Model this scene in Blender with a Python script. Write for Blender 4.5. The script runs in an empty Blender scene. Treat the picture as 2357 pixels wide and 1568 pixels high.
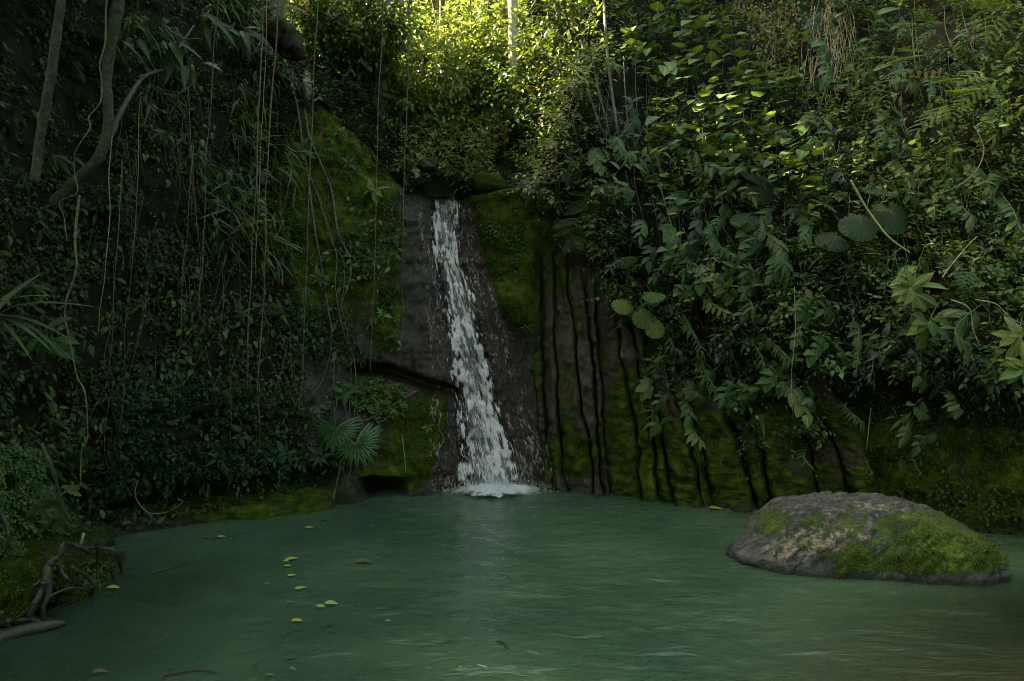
import bpy, math, random
import numpy as np
from mathutils import Vector, Matrix
from mathutils.bvhtree import BVHTree

random.seed(7); rng = np.random.default_rng(7)
scene = bpy.context.scene
COL = scene.collection

# ------------------------------------------------------------------ camera
cam_d = bpy.data.cameras.new("camera"); cam = bpy.data.objects.new("camera", cam_d); COL.objects.link(cam)
cam.location = (0, 0, 2.5); cam.rotation_euler = (math.radians(90), 0, 0)
cam_d.lens = 24; cam_d.sensor_width = 36; cam_d.clip_start = 0.05; cam_d.clip_end = 400
scene.camera = cam

# ------------------------------------------------------------------ sky, sun, exposure
SUN_EL, SUN_AZ = 45.0, -74.0        # azimuth from +Y towards +X
world = bpy.data.worlds.new("World"); scene.world = world; world.use_nodes = True
wn = world.node_tree; bg = wn.nodes["Background"]
sky = wn.nodes.new("ShaderNodeTexSky"); sky.sky_type = 'NISHITA'; sky.sun_disc = False
sky.sun_elevation = math.radians(SUN_EL); sky.sun_rotation = math.radians(SUN_AZ)
sky.air_density = 1.0; sky.dust_density = 4.0; sky.ozone_density = .6
wn.links.new(sky.outputs[0], bg.inputs[0]); bg.inputs[1].default_value = 0.07
sl = bpy.data.lights.new("sun", 'SUN'); sl.energy = 5.0; sl.angle = math.radians(0.5); sl.color = (1.0, 0.90, 0.70)
sun = bpy.data.objects.new("sun", sl); COL.objects.link(sun)
ce = math.cos(math.radians(SUN_EL))
SDIR = Vector((math.sin(math.radians(SUN_AZ)) * ce, math.cos(math.radians(SUN_AZ)) * ce, math.sin(math.radians(SUN_EL))))
sun.rotation_euler = SDIR.to_track_quat('Z', 'Y').to_euler(); sun.location = (-30, 20, 40)
vs = scene.view_settings
scene.display_settings.display_device = 'sRGB'
vs.view_transform = 'Standard'; vs.look = 'None'; vs.gamma = 1; vs.use_curve_mapping = False
vs.exposure = 3.55
vs.use_white_balance = True; vs.white_balance_temperature = 9400; vs.white_balance_tint = -6
scene.render.engine = 'CYCLES'
scene.cycles.use_denoising = True; scene.cycles.filter_width = 1.05
scene.cycles.max_bounces = 6; scene.cycles.diffuse_bounces = 2; scene.cycles.glossy_bounces = 3
scene.cycles.transmission_bounces = 4; scene.cycles.transparent_max_bounces = 12
scene.cycles.caustics_reflective = False; scene.cycles.caustics_refractive = False

# ------------------------------------------------------------------ helpers
F = 1571.33; CX = 1178.5; CY = 784.0; EYE = 2.5
def P(px, py, Y):
    return Vector(((px - CX) / F * Y, Y, EYE - (py - CY) / F * Y))
def Wt(px, py, z=0.0):
    Y = (EYE - z) * F / (py - CY)
    return Vector(((px - CX) / F * Y, Y, z))
def h3(ix, iy, iz, seed):
    M = np.uint64(0xFFFFFFFF)
    h = (ix.astype(np.int64) * 73856093 ^ iy.astype(np.int64) * 19349663 ^ iz.astype(np.int64) * 83492791 ^ (seed * 2654435)).astype(np.uint64) & M
    h = ((h ^ (h >> np.uint64(15))) * np.uint64(2246822519)) & M
    h = ((h ^ (h >> np.uint64(13))) * np.uint64(3266489917)) & M
    h = h ^ (h >> np.uint64(16))
    return h.astype(np.float64) / 4294967295.0
def vn(p, seed=0):
    p = np.asarray(p, float); i = np.floor(p); f = p - i; u = f * f * (3 - 2 * f)
    r = 0
    for dx in (0, 1):
        for dy in (0, 1):
            for dz in (0, 1):
                w = (u[..., 0] if dx else 1 - u[..., 0]) * (u[..., 1] if dy else 1 - u[..., 1]) * (u[..., 2] if dz else 1 - u[..., 2])
                r = r + w * h3(i[..., 0] + dx, i[..., 1] + dy, i[..., 2] + dz, seed)
    return r * 2 - 1
def fbm(p, sc=1.0, oct=4, seed=0, gain=.5):
    p = np.asarray(p, float) * sc; a = 1; t = 0; r = 0
    for k in range(oct):
        r = r + a * vn(p, seed + k * 17); t += a; a *= gain; p = p * 2.03 + 11.3
    return r / t * 1.6
def sstep(a, b, x):
    t = np.clip((x - a) / (b - a), 0, 1); return t * t * (3 - 2 * t)
def nrmz(v):
    return v / np.maximum(np.linalg.norm(v, axis=-1, keepdims=True), 1e-9)

def mk_mesh(name, V, Fc, mat=None, uv=None, attrs=None, smooth=True):
    """Fc: (n,3) or (n,4) array; uv per vertex (N,2)"""
    V = np.ascontiguousarray(V, dtype=np.float32); Fc = np.ascontiguousarray(Fc, dtype=np.int32)
    me = bpy.data.meshes.new(name); n, k = Fc.shape
    me.vertices.add(len(V)); me.vertices.foreach_set("co", V.ravel())
    me.loops.add(n * k); me.loops.foreach_set("vertex_index", Fc.ravel())
    me.polygons.add(n); me.polygons.foreach_set("loop_start", np.arange(0, n * k, k, dtype=np.int32))
    if uv is not None:
        l = me.uv_layers.new(name="UVMap"); l.data.foreach_set("uv", np.ascontiguousarray(uv[Fc.ravel()], dtype=np.float32).ravel())
    for an, av in (attrs or {}).items():
        a = me.attributes.new(an, 'FLOAT', 'POINT'); a.data.foreach_set("value", np.ascontiguousarray(av, dtype=np.float32))
    me.update(calc_edges=True)
    me.polygons.foreach_set("use_smooth", np.full(n, smooth, dtype=bool))
    if mat: me.materials.append(mat)
    return me
def link(name, me, parent=None, loc=None, mw=None):
    o = bpy.data.objects.new(name, me); COL.objects.link(o)
    if parent is not None: o.parent = parent
    if mw is not None: o.matrix_local = mw
    elif loc is not None: o.location = loc
    return o
def tag(o, label=None, cat=None, group=None, kind=None):
    if label: o['label'] = label
    if cat: o['category'] = cat
    if group: o['group'] = group
    if kind: o['kind'] = kind
    return o
def empty(name, loc, label, cat, group=None):
    o = bpy.data.objects.new(name, None); COL.objects.link(o); o.location = loc; o.empty_display_size = .1
    return tag(o, label, cat, group)
def spline(pts, n):
    p = np.array([list(q) for q in pts], float)
    if len(p) == 2:
        t = np.linspace(0, 1, n)[:, None]; return p[0] * (1 - t) + p[1] * t
    d = np.r_[0, np.cumsum(np.linalg.norm(np.diff(p, axis=0), axis=1))]; d /= d[-1]
    pp = np.vstack([2 * p[0] - p[1], p, 2 * p[-1] - p[-2]])
    out = []
    for t in np.linspace(0, 1, n):
        k = min(np.searchsorted(d, t, side='right') - 1, len(p) - 2); k = max(k, 0)
        u = (t - d[k]) / max(d[k + 1] - d[k], 1e-9)
        a, b, c, e = pp[k], pp[k + 1], pp[k + 2], pp[k + 3]
        out.append(.5 * ((2 * b) + (c - a) * u + (2 * a - 5 * b + 4 * c - e) * u * u + (3 * b - a - 3 * c + e) * u ** 3))
    return np.array(out)
def tube_np(pts, radii, seg=6, n=None, rough=0.0, seed=0):
    n = n or max(6, len(pts) * 6)
    c = spline(pts, n); r = np.interp(np.linspace(0, 1, n), np.linspace(0, 1, len(radii)), radii)
    t = nrmz(np.gradient(c, axis=0)); ref = np.tile([0.13, 0.97, .2], (n, 1))
    a = nrmz(np.cross(t, ref)); b = np.cross(t, a)
    th = np.linspace(0, 2 * np.pi, seg, endpoint=False)
    ring = a[:, None, :] * np.cos(th)[None, :, None] + b[:, None, :] * np.sin(th)[None, :, None]
    rr = np.repeat(r[:, None], seg, 1)
    V = c[:, None, :] + ring * rr[..., None]
    if rough:
        rr = rr * (1 + rough * fbm(V * (0.5 / max(r.max(), 1e-4)), 1, 3, seed)); V = c[:, None, :] + ring * rr[..., None]
    V = V.reshape(-1, 3)
    i = np.arange(n - 1)[:, None] * seg; j = np.arange(seg)[None, :]; j2 = (j + 1) % seg
    Fc = np.stack([i + j, i + j2, i + seg + j2, i + seg + j], -1).reshape(-1, 4)
    # end caps (degenerate quads closed to a centre point)
    k0 = len(V); V = np.vstack([V, c[0], c[-1]])
    j = np.arange(seg); cap0 = np.stack([np.full(seg, k0), (j + 1) % seg, j, j], -1); l = (n - 1) * seg
    cap = []
    for q in range(0, seg, 2):
        cap.append([k0, (q + 2) % seg, (q + 1) % seg, q]); cap.append([k0 + 1, l + q, l + (q + 1) % seg, l + (q + 2) % seg])
    Fc = np.vstack([Fc, np.array(cap)])
    return V, Fc
def join(parts):
    V = []; Fc = []; k = 0
    for v, f in parts: V.append(v); Fc.append(f + k); k += len(v)
    return np.vstack(V), np.vstack(Fc)

# ------------------------------------------------------------------ materials
class NT:
    def __init__(s, name):
        s.m = bpy.data.materials.new(name); s.m.use_nodes = True; s.t = s.m.node_tree; s.t.nodes.clear()
    def n(s, typ, ins=None, **props):
        nd = s.t.nodes.new(typ)
        for k, v in props.items(): setattr(nd, k, v)
        for k, v in (ins or {}).items():
            sock = nd.inputs[k]
            if isinstance(v, bpy.types.NodeSocket): s.t.links.new(v, sock)
            else: sock.default_value = v
        return nd
    def math(s, op, a, b=None, c=None, clamp=False):
        ins = {0: a}
        if b is not None: ins[1] = b
        if c is not None: ins[2] = c
        return s.n('ShaderNodeMath', ins, operation=op, use_clamp=clamp).outputs[0]
    def noise(s, vec, scale, detail=4, rough=.55, dist=0.0):
        return s.n('ShaderNodeTexNoise', {'Vector': vec, 'Scale': scale, 'Detail': detail, 'Roughness': rough, 'Distortion': dist}).outputs['Fac']
    def ramp(s, fac, stops):
        r = s.n('ShaderNodeValToRGB', {0: fac}); e = r.color_ramp.elements
        while len(e) < len(stops): e.new(.5)
        for q, (p, c) in zip(e, stops): q.position = p; q.color = (*c, 1) if len(c) == 3 else c
        return r.outputs[0]
    def mix(s, f, a, b, mode='MIX'):
        return s.n('ShaderNodeMix', {0: f, 6: a, 7: b}, data_type='RGBA', blend_type=mode).outputs[2]
    def mapr(s, v, a, b, c=0., d=1.):
        return s.n('ShaderNodeMapRange', {0: v, 1: a, 2: b, 3: c, 4: d}).outputs[0]
    def pos(s, scale=(1, 1, 1), obj=False):
        src = s.n('ShaderNodeTexCoord').outputs['Object'] if obj else s.n('ShaderNodeNewGeometry').outputs['Position']
        return s.n('ShaderNodeMapping', {0: src, 3: scale}).outputs[0]
    def attr(s, name): return s.n('ShaderNodeAttribute', attribute_name=name).outputs['Fac']
    def out(s, sh): s.n('ShaderNodeOutputMaterial', {0: sh}); return s.m
def rgb(*c): return (*c, 1)

def mat_leaf(name, cols, gloss=.42, trans=.3, vein=0., spec=.5, veincol=None, spots=0.0):
    N = NT(name)
    r = N.math('FRACT', N.math('ADD', N.attr('rnd'), N.n('ShaderNodeObjectInfo').outputs['Random']))
    st = [(i / max(1, len(cols) - 1), c) for i, c in enumerate(cols)]
    col = N.ramp(r, st)
    p = N.pos()
    col = N.mix(N.mapr(N.noise(p, 9, 3), .35, .7, 0, .35), col, tuple(list(np.array(cols[0]) * .6)) + (1,))
    hue = N.noise(p, .75, 3, .6)
    c_ = np.array(cols).mean(0); yel = (min(1, c_[0] * 2.1), min(1, c_[1] * 1.15), c_[2] * .8, 1); deep = (c_[0] * .35, c_[1] * .5, c_[2] * .6, 1)
    if cols[0][1] > cols[0][0]: col = N.mix(N.mapr(hue, .52, .68, 0, .5), col, yel); col = N.mix(N.mapr(hue, .47, .34, 0, .6), col, deep)
    uvn = N.n('ShaderNodeUVMap').outputs[0]; sp = N.n('ShaderNodeSeparateXYZ', {0: uvn})
    au = N.math('ABSOLUTE', N.math('SUBTRACT', sp.outputs[0], .5))
    bump = None
    if vein > 0:
        mid = N.mapr(au, .015, .045, 1, 0)
        vc = rgb(*(veincol or tuple(min(1, c * 1.9 + .02) for c in cols[-1])))
        side = N.math('SINE', N.math('MULTIPLY', N.math('SUBTRACT', sp.outputs[1], N.math('MULTIPLY', au, .8)), 75.))
        col = N.mix(N.math('MULTIPLY', mid, .7), col, vc)
        col = N.mix(N.math('MULTIPLY', N.mapr(side, .75, 1.), .25), col, vc)
        bump = N.n('ShaderNodeBump', {'Strength': vein, 'Distance': .006, 'Height': side}).outputs[0]
    if spots:
        col = N.mix(N.math('MULTIPLY', N.mapr(N.noise(p, 45, 3), .62, .68), spots), col, rgb(.12, .09, .03))
    ins = {'Base Color': col, 'Roughness': gloss, 'Specular IOR Level': spec}
    if bump is not None: ins['Normal'] = bump
    b = N.n('ShaderNodeBsdfPrincipled', ins).outputs[0]
    tc = N.mix(.5, col, rgb(.16, .22, .02), 'MIX')
    t = N.n('ShaderNodeBsdfTranslucent', {0: tc}).outputs[0]
    return N.out(N.n('ShaderNodeMixShader', {0: trans, 1: b, 2: t}).outputs[0])

G1 = [(.014, .042, .010), (.030, .080, .016), (.058, .125, .024), (.125, .195, .045)]
M_leaf = mat_leaf('leaf_green', G1, .45, .25, .0, .35)
M_leafbig = mat_leaf('leaf_veined', [(.024, .070, .020), (.042, .105, .028), (.066, .138, .032)], .42, .25, .6, .5, spots=.5)
M_leafpale = mat_leaf('leaf_pale', [(.075, .145, .034), (.115, .195, .042), (.17, .24, .065)], .5, .3, .6, .4, spots=.6)
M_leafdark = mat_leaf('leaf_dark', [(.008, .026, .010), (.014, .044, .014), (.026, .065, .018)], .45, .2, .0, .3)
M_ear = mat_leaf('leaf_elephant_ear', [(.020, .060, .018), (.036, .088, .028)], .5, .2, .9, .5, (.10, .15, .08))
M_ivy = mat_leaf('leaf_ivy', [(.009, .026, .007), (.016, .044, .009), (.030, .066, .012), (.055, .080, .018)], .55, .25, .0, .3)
M_ivyb = mat_leaf('leaf_ivy_bright', [(.032, .085, .016), (.062, .135, .024), (.11, .20, .035)], .5, .3)
M_sunleaf = mat_leaf('leaf_sun_tint', [(.07, .14, .02), (.13, .22, .04), (.24, .31, .09), (.40, .41, .20)], .4, .45)  # part of the sunlit brightness is put into these pale yellow tones
M_bright = mat_leaf('leaf_lime', [(.08, .17, .02), (.13, .23, .03)], .5, .35)
M_dead = mat_leaf('leaf_dead', [(.10, .055, .022), (.17, .10, .045), (.22, .15, .07)], .6, .2, .4)
M_red = mat_leaf('leaf_red', [(.22, .03, .01), (.30, .07, .02)], .5, .3, .4)
M_yellow = mat_leaf('leaf_yellow', [(.35, .32, .03), (.48, .42, .05)], .5, .2, .3)
M_lime2 = mat_leaf('leaf_floating_green', [(.28, .42, .08), (.35, .48, .12)], .5, .2, .3)
M_mosshair = mat_leaf('moss_fronds', [(.026, .048, .006), (.065, .105, .010), (.135, .185, .018)], .75, .3, .0, .15)

def mat_stem(name, c1, c2, rough=.6, scale=30, moss=.0):
    N = NT(name); p = N.pos()
    f = N.noise(p, scale, 4, .6)
    col = N.mix(N.mapr(f, .35, .65), rgb(*c1), rgb(*c2))
    if moss: col = N.mix(N.mapr(N.noise(p, 8, 5, .7), .62 - moss * .3, .72 - moss * .25), col, rgb(.022, .038, .007))
    bm = N.n('ShaderNodeBump', {'Strength': .6, 'Distance': .01, 'Height': f}).outputs[0]
    return N.out(N.n('ShaderNodeBsdfPrincipled', {'Base Color': col, 'Roughness': rough, 'Normal': bm}).outputs[0])
M_vine = mat_stem('vine_bark', (.025, .022, .010), (.15, .13, .055), .55)
M_vinegreen = mat_stem('vine_green', (.022, .032, .010), (.11, .13, .038), .5)
M_root = mat_stem('root_bark', (.016, .015, .010), (.065, .062, .046), .6, 26, .45)
M_bark = mat_stem('tree_bark', (.035, .028, .018), (.11, .09, .06), .7, 14, .3)
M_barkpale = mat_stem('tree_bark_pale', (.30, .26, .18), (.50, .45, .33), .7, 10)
M_bark_lichen = mat_stem('tree_bark_lichen', (.004, .005, .003), (.085, .088, .055), .8, 20, .55)
M_cane = mat_stem('cane', (.26, .28, .07), (.40, .38, .12), .45, 18)
M_twig = mat_stem('twig_dark', (.02, .016, .012), (.05, .04, .03), .4)
M_stem = mat_stem('plant_stem', (.05, .09, .03), (.12, .12, .05), .55)
M_deadvine = mat_stem('dry_vine', (.20, .15, .09), (.34, .27, .17), .7)

def mat_rock(name, base1, base2, tan, mosscols, warm=.3):
    N = NT(name); p = N.pos()
    moss = N.attr('moss'); wet = N.attr('wet')
    n1 = N.noise(p, 1.6, 5, .6); n2 = N.noise(p, 9, 5, .65); n3 = N.noise(p, 55, 3, .6); soil = N.attr('soil')
    streak = N.noise(N.pos((9, 9, .9)), 1.6, 4, .6)
    col = N.mix(N.mapr(n1, .35, .65), rgb(*base1), rgb(*base2))
    col = N.mix(N.math('MULTIPLY', N.mapr(N.math('MULTIPLY_ADD', streak, .5, N.math('MULTIPLY', n2, .5)), .50, .62), warm), col, rgb(*tan))
    col = N.mix(N.mapr(n3, .3, .7, .0, .45), col, rgb(.03, .027, .022))
    tf = N.mapr(N.math('ADD', N.attr('tan'), N.math('MULTIPLY_ADD', N.math('SUBTRACT', n2, .5), 1.1, N.math('MULTIPLY', N.math('SUBTRACT', n3, .5), 1.0))), .45, .65)
    col = N.mix(tf, col, rgb(.30, .20, .09))
    # cracks
    cr = N.n('ShaderNodeTexVoronoi', {'Vector': N.n('ShaderNodeVectorMath', {0: N.pos((1.2, 1.2, 3.0)), 1: N.n('ShaderNodeCombineXYZ', {0: n2, 1: n1, 2: n2}).outputs[0]}, operation='ADD').outputs[0], 'Scale': 1.5}, feature='DISTANCE_TO_EDGE').outputs['Distance']
    crk = N.mapr(cr, .0, .03, 1, 0)
    col = N.mix(N.math('MULTIPLY', crk, .6), col, rgb(.02, .018, .014))
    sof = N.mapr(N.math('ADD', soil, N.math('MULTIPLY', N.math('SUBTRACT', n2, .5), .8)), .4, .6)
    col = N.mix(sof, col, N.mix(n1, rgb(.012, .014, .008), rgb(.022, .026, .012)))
    # wet: darker, brown, shiny
    fl2 = N.noise(N.n('ShaderNodeMapping', {0: N.n('ShaderNodeNewGeometry').outputs['Position'], 2: (0, math.radians(12), 0), 3: (16, 16, 2.2)}).outputs[0], 1.3, 6, .75)
    wetcol = N.ramp(N.math('MULTIPLY_ADD', fl2, .7, N.math('MULTIPLY', n2, .3)), [(.36, (.004, .003, .0025)), (.50, (.024, .016, .010)), (.60, (.085, .058, .036)), (.70, (.20, .15, .11))])
    drys = N.mapr(fl2, .40, .60)
    col = N.mix(N.math('MULTIPLY', N.math('SUBTRACT', 1., drys), .55), col, rgb(.012, .010, .008))
    wf = N.mapr(N.math('ADD', wet, N.math('MULTIPLY', N.math('SUBTRACT', n2, .5), .5)), .35, .6)
    col = N.mix(wf, col, wetcol)
    # moss
    mf = N.mapr(N.math('ADD', moss, N.math('MULTIPLY_ADD', N.math('SUBTRACT', n2, .5), 1.1, N.math('MULTIPLY', N.math('SUBTRACT', n3, .5), .5))), .42, .58)
    n4 = N.noise(p, 4.2, 5, .7)
    mc = N.ramp(N.math('MULTIPLY_ADD', n3, .35, N.math('MULTIPLY', n4, .65)), [(.38, mosscols[0]), (.50, mosscols[1]), (.64, mosscols[2])])
    mc = N.mix(N.math('MULTIPLY', sof, .6), mc, rgb(.014, .024, .008))
    col = N.mix(mf, col, mc)
    rough = N.math('ADD', N.math('MULTIPLY', N.math('SUBTRACT', 1., wf), .5), .13)
    rough = N.math('ADD', N.math('MULTIPLY', rough, N.math('SUBTRACT', 1., mf)), N.math('MULTIPLY', mf, .85))
    wb = N.noise(N.pos((1, 1, .35)), 42, 3, .7)
    hgt = N.math('ADD', N.math('MULTIPLY', n2, .5), N.math('ADD', N.math('MULTIPLY', n3, .22), N.math('MULTIPLY', crk, -.25)))
    hgt = N.math('ADD', hgt, N.math('MULTIPLY', N.math('MULTIPLY', wf, wb), 1.2)); hgt = N.math('ADD', hgt, N.math('MULTIPLY', fl2, .5))
    hgt = N.math('ADD', hgt, N.math('MULTIPLY', mf, N.math('MULTIPLY', N.noise(p, 34, 4, .75), 1.1)))
    bm = N.n('ShaderNodeBump', {'Strength': .9, 'Distance': .05, 'Height': hgt}).outputs[0]
    spec = N.math('MULTIPLY_ADD', wf, .5, N.math('MULTIPLY_ADD', sof, -.22, .25))
    spec = N.math('MULTIPLY', spec, N.math('SUBTRACT', 1., N.math('MULTIPLY', mf, .8)))
    return N.out(N.n('ShaderNodeBsdfPrincipled', {'Base Color': col, 'Roughness': rough, 'Specular IOR Level': spec, 'Normal': bm}).outputs[0])
MOSS = ((.012, .021, .005), (.046, .074, .010), (.125, .168, .020))
M_cliff = mat_rock('cliff_rock', (.036, .033, .021), (.086, .079, .054), (.15, .11, .07), MOSS, .35)
M_rib = mat_rock('rib_rock', (.036, .034, .020), (.100, .094, .056), (.24, .16, .08), MOSS, .55)
M_bankrock = mat_rock('bank_rock', (.05, .045, .036), (.09, .08, .065), (.16, .12, .08), ((.012, .022, .004), (.034, .058, .008), (.075, .115, .014)), .3)

def mat_boulder():
    N = NT('boulder_rock'); p = N.pos(obj=False)
    moss = N.attr('moss'); wet = N.attr('wet'); tanm = N.attr('tan')
    # diagonal grain: stretched along the dip direction
    rot = N.n('ShaderNodeMapping', {0: N.n('ShaderNodeNewGeometry').outputs['Position'], 2: (0, math.radians(38), math.radians(12))}).outputs[0]
    grain = N.noise(N.n('ShaderNodeMapping', {0: rot, 3: (3.5, 7, 9)}).outputs[0], 1.6, 7, .72, .8)
    n2 = N.noise(p, 11, 5, .65); n3 = N.noise(p, 60, 4, .65); n1 = N.noise(p, 2.5, 4, .6)
    col = N.ramp(grain, [(.36, (.020, .022, .020)), (.48, (.085, .086, .076)), (.62, (.22, .21, .18))])
    tf = N.mapr(N.math('ADD', tanm, N.math('MULTIPLY_ADD', N.math('SUBTRACT', grain, .5), 1.8, N.math('MULTIPLY', N.math('SUBTRACT', n3, .5), .8))), .46, .66)
    col = N.mix(tf, col, N.mix(n3, rgb(.24, .18, .11), rgb(.56, .46, .31)))
    col = N.mix(N.mapr(N.noise(p, 7, 5, .7), .70, .73), col, rgb(.5, .5, .44))
    col = N.mix(N.mapr(n3, .35, .6, .35, 0), col, rgb(.03, .03, .028))
    mf = N.mapr(N.math('ADD', moss, N.math('MULTIPLY_ADD', N.math('SUBTRACT', n2, .5), 1.5, N.math('MULTIPLY', N.math('SUBTRACT', n3, .5), .7))), .42, .56)
    mc = N.ramp(N.math('MULTIPLY_ADD', n3, .55, N.math('MULTIPLY', n1, .45)), [(.36, (.014, .028, .004)), (.5, (.048, .085, .009)), (.62, (.13, .20, .018))])
    col = N.mix(mf, col, mc)
    col = N.mix(N.mapr(N.noise(p, 26, 5, .7), .52, .62, 0, .7), col, rgb(.018, .020, .016))
    col = N.mix(wet, col, rgb(.03, .027, .02))
    rough = N.math('ADD', N.math('MULTIPLY', mf, .35), N.math('SUBTRACT', .52, N.math('MULTIPLY', wet, .35)))
    h = N.math('ADD', N.math('MULTIPLY', grain, .8), N.math('MULTIPLY_ADD', n3, .25, N.math('MULTIPLY', n2, .3)))
    h = N.math('ADD', h, N.math('MULTIPLY', mf, .25))
    bm = N.n('ShaderNodeBump', {'Strength': 1., 'Distance': .06, 'Height': h}).outputs[0]
    return N.out(N.n('ShaderNodeBsdfPrincipled', {'Base Color': col, 'Roughness': rough, 'Specular IOR Level': .35, 'Normal': bm}).outputs[0])
M_boulder = mat_boulder()

def mat_water():
    N = NT('pool_water'); pos = N.n('ShaderNodeNewGeometry').outputs['Position']
    sp = N.n('ShaderNodeSeparateXYZ', {0: pos})
    col = N.mix(N.mapr(N.noise(N.pos(), .35, 3), .35, .65), rgb(.032, .070, .042), rgb(.072, .124, .064))
    # sediment lifted over the shallows in front of the boulder
    sed = N.mapr(N.math('ADD', N.math('MULTIPLY', N.noise(N.pos(), .9, 3), .8), N.math('MULTIPLY', sp.outputs[0], .35)), .75, 1.5)
    near = N.mapr(sp.outputs[1], 7.0, 5.0)
    sf = N.math('MULTIPLY', sed, near)
    col = N.mix(N.math('MULTIPLY', sf, .6), col, rgb(.085, .085, .045))
    # waves
    dx = N.math('SUBTRACT', sp.outputs[0], -.25); dy = N.math('SUBTRACT', sp.outputs[1], 11.2)
    r = N.math('SQRT', N.math('ADD', N.math('MULTIPLY', dx, dx), N.math('MULTIPLY', dy, dy)))
    n1 = N.noise(N.pos((1.0, 2.3, 1)), 2.6, 4, .55, .6)
    n2 = N.noise(N.pos((1.0, 1.7, 1)), 12.0, 3, .55, .4)
    ring = N.math('SINE', N.math('ADD', N.math('MULTIPLY', r, 13.), N.math('MULTIPLY', n1, 9.)))
    ringa = N.math('MULTIPLY', ring, N.mapr(r, .4, 6.0, .5, .04))
    rightf = N.mapr(N.math('ADD', sp.outputs[0], N.math('MULTIPLY', sp.outputs[1], .12)), -1.8, 1.6, .18, 1.)
    fine = N.math('MULTIPLY', n2, N.math('MULTIPLY', rightf, N.mapr(sp.outputs[1], 4.5, 9, .35, 1.)))
    h = N.math('ADD', N.math('MULTIPLY', n1, N.math('MULTIPLY_ADD', rightf, .6, .35)), N.math('ADD', N.math('MULTIPLY', fine, .5), N.math('MULTIPLY', ringa, .35)))
    bm = N.n('ShaderNodeBump', {'Strength': .6, 'Distance': .05, 'Height': h}).outputs[0]
    b = N.n('ShaderNodeBsdfPrincipled', {'Base Color': col, 'Roughness': .015, 'IOR': 1.45, 'Normal': bm}).outputs[0]
    gl = N.n('ShaderNodeBsdfGlossy', {0: rgb(1, 1, 1), 'Roughness': .04, 'Normal': bm}).outputs[0]
    tr = N.n('ShaderNodeBsdfTransparent', {0: rgb(.55, .60, .42)}).outputs[0]
    fr = N.n('ShaderNodeFresnel', {'IOR': 1.33, 'Normal': bm}).outputs[0]
    clear = N.n('ShaderNodeMixShader', {0: fr, 1: tr, 2: gl}).outputs[0]
    # clearer water over the shallow bed, lower right
    sh = N.mapr(N.math('SUBTRACT', N.math('MULTIPLY', sp.outputs[0], 1.0), N.math('MULTIPLY', sp.outputs[1], .42)), -.55, 1.9)
    sh = N.math('MULTIPLY', sh, N.mapr(sp.outputs[1], 7.4, 6.6))
    shl = N.math('MULTIPLY', N.mapr(sp.outputs[0], -2.2, -3.4), N.mapr(sp.outputs[1], 8.2, 7.2))
    sh = N.math('MULTIPLY', N.math('MAXIMUM', sh, N.math('MULTIPLY', shl, .7)), .72)
    return N.out(N.n('ShaderNodeMixShader', {0: sh, 1: b, 2: clear}).outputs[0])
M_water = mat_water()

def mat_bed():
    N = NT('pool_bed_silt'); p = N.pos()
    v = N.n('ShaderNodeTexVoronoi', {'Vector': p, 'Scale': 5.5}).outputs['Color']
    n = N.noise(p, 3, 5, .6)
    col = N.mix(N.mapr(n, .35, .65), rgb(.055, .042, .028), rgb(.13, .10, .065))
    col = N.mix(N.mapr(N.noise(p, 22, 3), .60, .64), col, rgb(.22, .17, .09))
    return N.out(N.n('ShaderNodeBsdfPrincipled', {'Base Color': col, 'Roughness': .8}).outputs[0])
M_bed = mat_bed()

def mat_white():
    N = NT('white_water')
    b = N.n('ShaderNodeBsdfPrincipled', {'Base Color': rgb(.96, .93, .88), 'Roughness': .25}).outputs[0]
    t = N.n('ShaderNodeBsdfTranslucent', {0: rgb(.85, .84, .8)}).outputs[0]
    return N.out(N.n('ShaderNodeMixShader', {0: .3, 1: b, 2: t}).outputs[0])
M_white = mat_white()
def mat_sheet():
    N = NT('fall_water_sheet'); uvn = N.n('ShaderNodeUVMap').outputs[0]
    st = N.noise(N.n('ShaderNodeMapping', {0: uvn, 3: (22, 40, 1)}).outputs[0], 1.0, 5, .7, .5)
    big = N.noise(N.n('ShaderNodeMapping', {0: uvn, 3: (3.5, 5, 1)}).outputs[0], 1.0, 3, .6)
    u = N.n('ShaderNodeSeparateXYZ', {0: uvn}).outputs[0]
    edge = N.mapr(N.math('ABSOLUTE', N.math('SUBTRACT', u, .5)), .22, .5, .10, -.28)
    k = N.math('ADD', N.math('MULTIPLY_ADD', st, .75, N.math('MULTIPLY', big, .3)), edge)
    a = N.math('MULTIPLY', N.mapr(k, .52, .76), .45)
    bm = N.n('ShaderNodeBump', {'Strength': 1., 'Distance': .05, 'Height': st}).outputs[0]
    w = N.n('ShaderNodeBsdfPrincipled', {'Base Color': rgb(.80, .79, .76), 'Roughness': .2, 'Normal': bm}).outputs[0]
    gl = N.n('ShaderNodeBsdfGlossy', {0: rgb(1, 1, 1), 'Roughness': .08, 'Normal': bm}).outputs[0]
    tr = N.n('ShaderNodeBsdfTransparent', {0: rgb(.75, .8, .85)}).outputs[0]
    fr = N.n('ShaderNodeFresnel', {'IOR': 1.33, 'Normal': bm}).outputs[0]
    clear = N.n('ShaderNodeMixShader', {0: fr, 1: tr, 2: gl}).outputs[0]
    return N.out(N.n('ShaderNodeMixShader', {0: a, 1: clear, 2: w}).outputs[0])
M_sheet = mat_sheet()
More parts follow.
